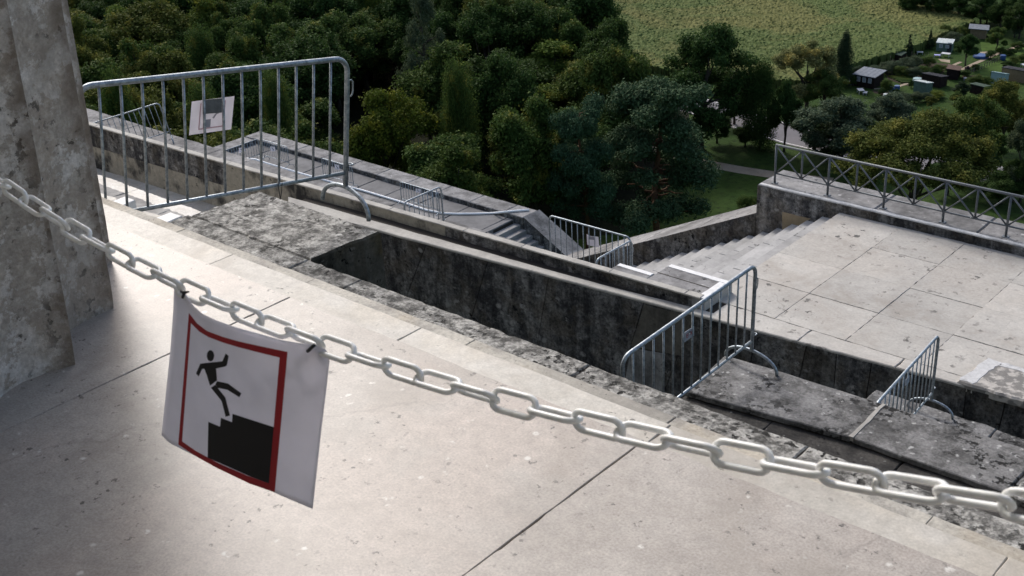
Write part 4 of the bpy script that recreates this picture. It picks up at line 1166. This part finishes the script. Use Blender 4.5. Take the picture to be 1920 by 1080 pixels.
spot('oak_tree', 'broad olive brown oak behind the iron railing', 1718, 308, 300, 250, 'dome', 3, L_OLIVE)
spot('broadleaf_tree', 'tall dark green broadleaf tree at the lower edge of the corn field', 1318, 150, 195, 210, 'oak', 5, L_DARK)
spot('poplar_tree', 'slim dark tree beside the road with a bare lower trunk', 1428, 196, 78, 135, 'poplar', 4, L_DARK)
spot('broadleaf_tree', 'small dark round tree on a thin trunk above the railing corner', 1474, 205, 72, 130, 'broad', 6, L_DARK)
spot('willow_tree', 'pale yellowish willow standing against the corn field', 1516, 132, 132, 120, 'broad', 9, L_WILLOW)
spot('willow_tree', 'darker low willow under the pale yellowish one', 1545, 165, 100, 80, 'broad', 6, L_MID)
spot('cypress_tree', 'tall dark slanting conifer at the field corner', 1584, 106, 46, 84, 'thuja', 3, L_CONIF)
spot('willow_bush', 'wide dark bush with silvery tips in front of the dark brown hut', 1580, 232, 190, 130, 'broad', 12, L_SILVER)
spot('willow_bush', 'smaller silvery bush between the wide bush and the olive oak', 1668, 208, 110, 80, 'broad', 7, L_SILVER)
spot('broadleaf_tree', 'dark tree right behind the olive oak', 1815, 240, 140, 150, 'broad', 12, L_MID)
spot('broadleaf_tree', 'olive tinted tree below the garden shed at the right edge', 1888, 208, 105, 120, 'oak', 5, L_OLIVE)
spot('broadleaf_tree', 'silvery dark tree cut by the right picture edge', 1925, 290, 90, 150, 'broad', 9, L_SILVER)
spot('broadleaf_bush', 'light green bush peeping over the sloping stair cheek', 1408, 378, 55, 45, 'shrub', 4, L_MID, cat='bush')
spot('broadleaf_tree', 'yellow green tree beside the right post of the largest barrier', 718, 262, 190, 235, 'broad', 12, L_YELLOW)
spot('larch_tree', 'thin grey airy tree with a visible straight trunk in the forest', 795, 110, 105, 250, 'airy', 2, L_SILVER)
spot('broadleaf_tree', 'yellowish tree at the forest back left of the airy tree', 690, 60, 75, 150, 'broad', 7, L_YELLOW)
# ---- the forest left of the field
kinds = [('broad', 6, L_DARK), ('broad', 7, L_MID), ('broad', 9, L_MID), ('oak', 5, L_DARK), ('oak', 2, L_MID), ('broad', 12, L_DARK), ('oak', 31, L_MID), ('broad', 21, L_OLIVE), ('broad', 22, L_MID), ('broad', 21, L_DARK), ('poplar', 4, L_MID), ('oak', 31, L_LIME)]
keep = [(1240, 292, 110), (1098, 318, 60), (718, 262, 165), (1318, 150, 70)]
cnt = 0
gxy = []
for gi in range(-60, 40):
    for gj in range(-30, 60):
        x, y = -190 + gi * 10.0 + R.uniform(-2.6, 2.6), 190 + gj * 9.4 + R.uniform(-2.6, 2.6)
        q = np.array((x, y, ZV + 10)) - CAM; k = q @ FWD
        if k < 120 or k > 330: continue
        px, py = 960 + FPX * (q @ RGT) / k, 540 - FPX * (q @ UPV) / k
        if px < 60 or px > 1285 or py < -95 or py > 400: continue
        if py < 170 and px > 1030 + py * .95: continue
        if inside(x, y, fpoly): continue
        if py > 130 and px > 1285: continue
        if px > 1150 and py > 330: continue
        if any(abs(px - a) < r * .75 and py > b - r * .8 for a, b, r in keep): continue
        gxy.append((x, y, px, py))
R.shuffle(gxy)
for (x, y, px, py) in gxy[:290]:
    kd = R.choice(kinds)
    if px < 420 and R.random() < .4: kd = R.choice([('broad', 9, L_OLIVE), ('broad', 7, L_MID), ('oak', 2, L_OLIVE)])
    if px > 850 and py < 110 and R.random() < .5: kd = ('oak', 5, L_OLIVE)
    h = R.uniform(14, 24); w_ = R.uniform(12, 20)
    if kd[0] == 'poplar': h = R.uniform(17, 23); w_ = R.uniform(7, 9)
    tree('forest_tree', 'dense broadleaf tree among the dark forest crowns below the walls', Vector((x, y, ZV)), h, w_, *kd, group='broadleaf trees massed in the valley forest')
# ---- dark trees behind the gardens
for px, py, w, h in ((1715, -8, 70, 60), (1758, -2, 60, 60), (1800, 8, 60, 55), (1842, 12, 66, 60), (1880, 22, 62, 60), (1915, 35, 60, 60), (1860, -25, 90, 60), (1790, -30, 90, 60), (1925, 0, 80, 60), (1700, -40, 90, 60)):
    p, H, W_ = seen(px, py, w, h)
    tree('broadleaf_tree', 'dark tree in the row behind the allotment gardens', p, H, W_, *R.choice([('broad', 6, L_DARK), ('oak', 5, L_DARK), ('broad', 12, L_DARK)]), group='dark trees behind the allotments')

# ================================================================== allotment gardens
def G(x, y): return (1560 + x / 5.333, y / 5.333)
def gp(x, y): p = at(*G(x, y), ZV); return p
ANG = math.atan2(rowd.y, rowd.x)
M_TIMBER = flat('dark_timber', (.022, .015, .013), .85, .1, 0, .3, 3)
M_TAN = flat('tan_boards', (.20, .145, .085), .85, .1, 0, .2, 3)
M_FELT = flat('grey_roofing_felt', (.20, .215, .235), .9, .1, 0, .2, 2)
M_DARKROOF = flat('dark_roofing', (.04, .04, .045), .9, .1, 0, .3, 2)
M_RUST = flat('brown_roof', (.14, .095, .075), .9, .1, 0, .25, 2)
M_GREENROOF = flat('green_roof', (.07, .095, .07), .9, .1, 0, .2, 2)
M_PALE = flat('pale_sheet', (.52, .55, .52), .5, .3, 0, .15, 2)
M_CYAN = flat('milky_greenhouse_sheet', (.30, .41, .40), .4, .4, 0, .1, 2)
M_GREENW = flat('green_painted_boards', (.11, .16, .125), .8, .2, 0, .2, 2)
M_BLUE = flat('blue_plastic', (.03, .08, .22), .4, .4)
M_WH = flat('white_garden_plastic', (.5, .5, .51), .5, .3)
M_GLASS = flat('window_pane', (.28, .30, .33), .2, .5)
def hut(label, x, y, w, d, h, wall, roof, slope=.5, over=.35, rot=0.0, windows=0, wcol=None, cat='hut', name='garden_hut', openfront=False, deck=False, posts=False):
    p = gp(x, y); t = thing(name, label, cat, p); t.rotation_euler = (0, 0, ANG + rot)
    w, d, h, slope, over = w * .88, d * .88, h * .88, slope * .8, over * .8
    t_ = .12
    bm = bmesh.new()
    def w4(x0, y0, x1, y1, hz0, hz1):
        hexa(bm, [(x0, y0, 0), (x1, y0, 0), (x1, y1, 0), (x0, y1, 0), (x0, y0, hz0), (x1, y0, hz0), (x1, y1, hz1), (x0, y1, hz1)])
    if posts:
        for sx in (-1, 1):
            for sy in (-1, 1): w4(sx * w / 2 - .07, sy * d / 2 - .07, sx * w / 2 + .07, sy * d / 2 + .07, h + (slope if sy > 0 else 0), h + (slope if sy > 0 else 0))
        w4(-w / 2 + .08, d / 2 - .06, w / 2 - .08, d / 2 + .05, h + slope - .05, h + slope)
    else:
        w4(-w / 2, -d / 2, -w / 2 + t_, d / 2, h, h + slope); w4(w / 2 - t_, -d / 2, w / 2, d / 2, h, h + slope)
        w4(-w / 2 + t_, d / 2 - t_, w / 2 - t_, d / 2, h + slope - .02, h + slope)
        if not openfront: w4(-w / 2 + t_, -d / 2, w / 2 - t_, -d / 2 + t_, h, h + .02)
    obj('wall', bm, wall, t)
    bm = bmesh.new(); a, b = w / 2 + over, d / 2 + over; s_ = slope * over / d
    hexa(bm, [(-a, -b, h - s_ + .02), (a, -b, h - s_ + .02), (a, b, h + slope + s_ + .02), (-a, b, h + slope + s_ + .02), (-a, -b, h - s_ + .14), (a, -b, h - s_ + .14), (a, b, h + slope + s_ + .14), (-a, b, h + slope + s_ + .14)])
    r = obj('roof', bm, roof, t)
    bm = bmesh.new()
    for k in range(1, 5):
        xx = -a + 2 * a * k / 5; hexa(bm, [(xx - .03, -b, h - s_ + .14), (xx + .03, -b, h - s_ + .14), (xx + .03, b, h + slope + s_ + .14), (xx - .03, b, h + slope + s_ + .14), (xx - .03, -b, h - s_ + .17), (xx + .03, -b, h - s_ + .17), (xx + .03, b, h + slope + s_ + .17), (xx - .03, b, h + slope + s_ + .17)])
    obj('batten', bm, roof, r)
    for k in range(windows):
        xx = -w / 2 + w * (k + .7) / (windows + .4)
        bm = bmesh.new(); box(bm, (xx - .34, -d / 2 - .05, h * .45), (xx + .34, -d / 2 - .002, h * .86)); f = obj('window', bm, wcol or M_WH, t)
        bm = bmesh.new(); box(bm, (xx - .26, -d / 2 - .06, h * .49), (xx - .02, -d / 2 - .051, h * .82)); box(bm, (xx + .02, -d / 2 - .06, h * .49), (xx + .26, -d / 2 - .051, h * .82)); obj('pane', bm, M_GLASS, f)
    if not posts and not windows == 0:
        bm = bmesh.new(); box(bm, (w * .34 - .4, -d / 2 - .03, .05), (w * .34 + .4, -d / 2 - .003, 1.9)) if windows < 3 else box(bm, (-w / 2 - .03, -.4, .05), (-w / 2 - .003, .4, 1.9)); obj('door', bm, M_DARKROOF, t)
    if deck:
        bm = bmesh.new(); box(bm, (-w / 2 - 3.2, -d / 2, .02), (-w / 2 - .05, d / 2 - .4, .35)); obj('deck', bm, M_TIMBER if deck == 1 else M_FELT, t)
    return t
hut('dark brown hut with a grey felt roof and a row of white windows', 365, 850, 4.4, 4.2, 2.5, M_TIMBER, M_FELT, .35, .45, -1.45, 3, deck=2)
hut('low black shed joined to the pale roofed greenhouse', 1020, 850, 4.2, 2.8, 1.9, M_TIMBER, M_DARKROOF, .5, .2, 1.6, cat='shed', name='garden_shed')
hut('small greenhouse with a whitish sloping roof beside the black shed', 905, 915, 2.9, 2.4, 1.8, M_GREENW, M_PALE, .5, .15, 1.6, cat='greenhouse', name='greenhouse')
hut('small open shed with a brown roof in the middle of the gardens', 1210, 780, 2.8, 2.4, 2.1, M_TIMBER, M_RUST, .2, .25, .4, openfront=True, cat='shed', name='garden_shed')
hut('flat roofed grey hut with tan walls, farthest back', 1460, 370, 3.6, 3.6, 2.2, M_TAN, M_FELT, .15, .5, .5, 1)
hut('pale roofed green cabin beside the round garden tree', 1125, 505, 3.4, 2.2, 1.9, M_GREENW, M_PALE, .4, .15, -1.2, 2)
hut('milky blue greenhouse near the right picture edge', 1670, 830, 2.9, 2.2, 1.8, M_CYAN, M_CYAN, .6, .12, 1.7, cat='greenhouse', name='greenhouse')
hut('open timber shelter with a dark roof at the right picture edge', 1850, 800, 5.6, 2.8, 2.1, M_TAN, M_DARKROOF, .4, .2, 1.65, posts=True, cat='shelter', name='garden_shelter')
hut('low green roofed shed behind the dark round bush', 1470, 930, 3.0, 2.2, 1.5, M_TIMBER, M_GREENROOF, .3, .2, 1.5, cat='shed', name='garden_shed')
hut('tiny green roofed shelter against the corn field edge', 665, 600, 3.0, 2.0, 1.4, M_TIMBER, M_GREENROOF, .3, .15, .2, cat='shed', name='garden_shed')
def barrel(label, x, y, r, h, mat, cat='barrel', name='water_barrel'):
    bm = bmesh.new(); tube(bm, [(0, 0, 0), (0, 0, h * .12), (0, 0, h * .5), (0, 0, h * .9), (0, 0, h)], [r * .92, r, r * 1.06, r, r * .95], 14)
    tube(bm, [(0, 0, h), (0, 0, h + .04)], [r * 1.02, r * .9], 14)
    o = obj(name, bm, mat); o.location = gp(x, y); tag(o, label, cat)
barrel('blue water barrel in front of the low hedge, left of its pair', 590, 925, .45, 1.0, M_BLUE)
barrel('blue water barrel in front of the low hedge, right of its pair', 648, 905, .5, .9, M_BLUE)
barrel('blue barrel on the lawn near the right edge of the gardens', 1705, 600, .55, .95, M_BLUE)
barrel('round blue paddling pool below the round garden tree', 1485, 575, 1.4, .5, M_BLUE, 'pool', 'paddling_pool')
barrel('white rain tub in the garden hedge', 535, 1000, .5, 1.1, M_PALE, 'tub', 'rain_tub')
barrel('teal compost bin left of the pale roofed greenhouse', 850, 830, .8, .9, M_CYAN, 'bin', 'compost_bin')
def table(label, x, y, w, mat, cat='table', name='garden_table', hh=.72):
    bm = bmesh.new(); box(bm, (-w / 2, -w / 3, hh - .06), (w / 2, w / 3, hh))
    t = thing(name, label, cat, gp(x, y)); t.rotation_euler = (0, 0, R.uniform(0, 3)); obj('top', bm, mat, t)
    for sx in (-1, 1):
        for sy in (-1, 1):
            bm = bmesh.new(); box(bm, (sx * (w / 2 - .1) - .04, sy * (w / 3 - .1) - .04, 0), (sx * (w / 2 - .1) + .04, sy * (w / 3 - .1) + .04, hh - .06)); obj('leg', bm, mat, t)
table('white garden table in front of the green cabin', 1135, 568, 1.7, M_WH)
M_LILAC = flat('lilac_plastic', (.34, .33, .60), .5, .3)
table('lilac garden bench in front of the green cabin', 1050, 570, 1.2, M_LILAC, 'bench', 'garden_bench', .45)
table('white bench left of the green cabin', 878, 540, 1.2, M_WH, 'bench', 'garden_bench', .45)
table('white plastic table below the dark brown hut', 285, 932, 1.6, M_WH)
table('white plastic bench below the dark brown hut', 330, 945, 1.1, M_WH, 'bench', 'garden_bench', .45)
table('white stool beside the small open shed', 1338, 805, .8, M_WH, 'stool', 'garden_stool', .5)
table('white chair at the far right garden edge', 1910, 668, 1.0, M_WH, 'chair', 'garden_chair', .5)
# soil beds and paths
def bed(pts, mat, name, z):
    bm = bmesh.new(); bm.faces.new([bm.verts.new((gp(*p).x, gp(*p).y, ZV + z)) for p in pts]); struct(name, bm, mat)
bed([(540, 735), (1000, 760), (960, 790), (760, 860), (560, 800)], M_SOIL, 'garden_bed', .02)
bed([(1060, 590), (1180, 600), (1180, 630), (1090, 615)], M_PATH, 'garden_path', .025)
bed([(1300, 760), (1500, 750), (1480, 790), (1310, 800)], M_SOIL, 'garden_bed', .022)
bed([(400, 900), (640, 930), (560, 960), (420, 930)], M_SOIL, 'garden_bed', .024)
bed([(560, 600), (1180, 640), (1100, 740), (520, 720)], M_SOIL, 'garden_bed', .018)
bed([(1480, 520), (1560, 515), (1560, 545), (1490, 550)], M_PATH, 'garden_path', .02)
M_LAWN = flat('garden_lawn', (.055, .095, .018), .95, .1, 0, .25, .8)
bed([(1500, 640), (1700, 620), (1720, 700), (1660, 760), (1400, 730)], M_LAWN, 'garden_lawn', .015)
bed([(1480, 420), (1640, 440), (1720, 490), (1500, 520)], M_LAWN, 'garden_lawn', .013)
bed([(1700, 500), (1960, 470), (1960, 690), (1760, 660)], M_LAWN, 'garden_lawn', .011)
rowm = bmesh.new()
for k in range(6):
    a, b = gp(560 + 25 * k, 770 + 12 * k), gp(800 + 25 * k, 765 + 12 * k)
    tube(rowm, [a + Vector((0, 0, .1)), (a + b) / 2 + Vector((0, 0, .16)), b + Vector((0, 0, .1))], .22, 6)
tag(obj('vegetable_bed', rowm, L_MID), 'rows of low vegetables in the garden soil', 'vegetables', kind='stuff')
GB = 'shrubs in the allotment gardens'
def shrub(x, y, w, h, leaf, kind='shrub', seed=4, label='leafy shrub growing between the allotment huts', group=GB, name='garden_shrub', cat='shrub'):
    px, py = G(x, y); p, H, W_ = seen(px, py, w / 5.333, h / 5.333); tree(name, label, p, max(.6, H), W_, kind, seed, leaf, group, cat=cat)
for x, y, w, h, lf in ((260, 690, 95, 90, L_SILVER), (555, 835, 110, 120, L_MID), (795, 825, 50, 70, L_DARK), (440, 690, 150, 90, L_SILVER), (540, 660, 160, 100, L_SILVER), (640, 640, 160, 100, L_SILVER), (745, 620, 160, 110, L_SILVER),
                       (850, 600, 150, 110, L_SILVER), (700, 690, 150, 90, L_MID), (820, 700, 150, 90, L_SILVER), (930, 690, 140, 90, L_MID), (1030, 705, 90, 110, L_DARK), (960, 590, 130, 90, L_MID), (1080, 670, 110, 70, L_MID),
                       (1170, 670, 100, 60, L_MID), (1430, 665, 80, 60, L_DARK), (1600, 725, 40, 50, L_DARK), (1590, 530, 100, 70, L_DARK), (1440, 780, 160, 90, L_MID), (1540, 800, 130, 80, L_MID), (1570, 910, 130, 110, L_MID),
                       (700, 965, 170, 100, L_SILVER), (830, 950, 150, 90, L_SILVER), (940, 960, 120, 80, L_SILVER), (1240, 950, 120, 110, L_MID), (620, 990, 130, 90, L_SILVER), (1330, 720, 110, 60, L_DARK), (1690, 490, 80, 60, L_MID),
                       (1780, 510, 110, 60, L_DARK), (1860, 440, 120, 70, L_MID), (1900, 560, 120, 60, L_MID), (1830, 590, 120, 70, L_MID), (640, 900, 60, 40, L_DARK), (500, 905, 70, 60, L_DARK), (1130, 290, 120, 110, L_MID),
                       (1240, 360, 170, 110, L_SILVER), (1150, 390, 120, 80, L_SILVER), (1310, 300, 120, 100, L_MID), (210, 790, 90, 90, L_DARK), (180, 720, 90, 90, L_DARK), (100, 800, 120, 110, L_DARK)):
    shrub(x, y, w * 1.2, h * 1.25, lf)
shrub(1060, 935, 190, 80, L_YELLOW, label='low bright green bush right of the pale roofed greenhouse', group=None)
shrub(1295, 890, 210, 180, L_CONIF, 'broad', 6, 'dark round bush in front of the low green roofed shed', None)
shrub(1000, 1010, 150, 120, L_OLIVE, 'broad', 7, 'olive bush below the pale roofed greenhouse, left of its pair', None)
shrub(1270, 1010, 180, 140, L_OLIVE, 'broad', 9, 'olive bush below the pale roofed greenhouse, right of its pair', None)
M_PURPLE = m_leaf('leaf_purple', (.05, .025, .05), (.12, .05, .12))
shrub(1355, 675, 55, 50, M_PURPLE, label='small purple flowering bush beside the garden lawn', group=None)
shrub(1770, 645, 150, 90, L_DARK, 'broad', 12, 'low dark garden tree above the timber shelter', None, 'garden_tree', 'tree')
shrub(775, 445, 115, 200, L_CONIF, 'conifer', 2, 'dark conifer at the corn field edge, left of its pair', None, 'conifer_tree', 'tree')
shrub(985, 385, 95, 165, L_CONIF, 'conifer', 5, 'dark conifer at the corn field edge, right of its pair', None, 'conifer_tree', 'tree')
shrub(1355, 470, 290, 300, L_DARK, 'broad', 6, 'large round dark garden tree beside the green cabin', None, 'garden_tree', 'tree')
shrub(1660, 370, 260, 220, L_MID, 'broad', 9, 'broad garden tree right of the flat roofed grey hut', None, 'garden_tree', 'tree')
shrub(1840, 250, 240, 200, L_SILVER, 'broad', 7, 'loose greyish tree behind the broad garden tree', None, 'garden_tree', 'tree')
shrub(1560, 120, 320, 180, L_DARK, 'broad', 12, 'wide dark tree at the far corner of the corn field', None, 'garden_tree', 'tree')
shrub(1400, 150, 200, 130, L_MID, 'broad', 6, 'mid green tree on the far edge of the corn field', None, 'garden_tree', 'tree')
shrub(1740, 160, 260, 180, L_DARK, 'broad', 9, 'dark tree behind the loose greyish garden tree', None, 'garden_tree', 'tree')
# ---- hedges and bushes that hide the road
for px, py, w, h, lf, sd in ((1345, 235, 70, 55, L_DARK, 6), (1398, 250, 60, 40, L_DARK, 12), (1378, 190, 90, 70, L_DARK, 9), (1530, 232, 110, 80, L_DARK, 6), (1560, 262, 90, 60, L_DARK, 21), (1640, 262, 110, 80, L_MID, 22),
                             (1840, 300, 90, 70, L_DARK, 6), (1880, 345, 110, 60, L_DARK, 12), (1780, 330, 90, 60, L_DARK, 9), (1850, 275, 90, 80, L_MID, 7), (1905, 330, 70, 80, L_DARK, 21)):
    p, H, W_ = seen(px, py, w, h); tree('roadside_bush', 'dark bush along the valley road', p, H, W_, 'broad', sd, lf, 'dark bushes along the valley road', cat='bush')
# ---- thin fences, posts and canes between the garden plots
M_POST = flat('weathered_post', (.13, .115, .095), .9, .1, 0, .3, 5)
def fence(label, a, b, h=1.2, n=12):
    A_, B_ = gp(*a), gp(*b); t = thing('garden_fence', label, 'fence', A_)
    for k in range(n + 1):
        p = (B_ - A_) * (k / n); bm = bmesh.new(); box(bm, (p.x - .05, p.y - .05, 0), (p.x + .05, p.y + .05, h + R.uniform(-.1, .1))); obj('post', bm, M_POST, t)
    for z in (.45, .95):
        bm = bmesh.new(); tube(bm, [Vector((0, 0, z)), (B_ - A_) / 2 + Vector((0, 0, z - .03)), B_ - A_ + Vector((0, 0, z))], .03, 5); obj('rail', bm, M_POST, t)
fence('thin grey post fence along the corn field edge', (300, 640), (720, 520), 1.3, 16)
fence('low post fence between the middle garden plots', (560, 745), (1040, 770), .9, 12)
fence('post fence beside the garden lawn', (1390, 740), (1700, 600), 1.0, 12)
canes = bmesh.new()
for k in range(26):
    p = gp(580 + 18 * k, 650 + R.uniform(-40, 50)); tube(canes, [p, p + Vector((R.uniform(-.15, .15), R.uniform(-.15, .15), R.uniform(1.4, 2.1)))], .03, 4)
tag(obj('bean_canes', canes, M_POST), 'dry bean canes standing in the garden soil', 'canes', kind='stuff')
ribbon('garden_path', [gp(1290, 700), gp(1420, 640), gp(1600, 560), gp(1760, 500), gp(1950, 430)], .9, ZV + .03, M_PATH)
ribbon('garden_path', [gp(420, 890), gp(620, 880), gp(860, 800), gp(1100, 700), gp(1290, 620)], .7, ZV + .034, M_PATH)
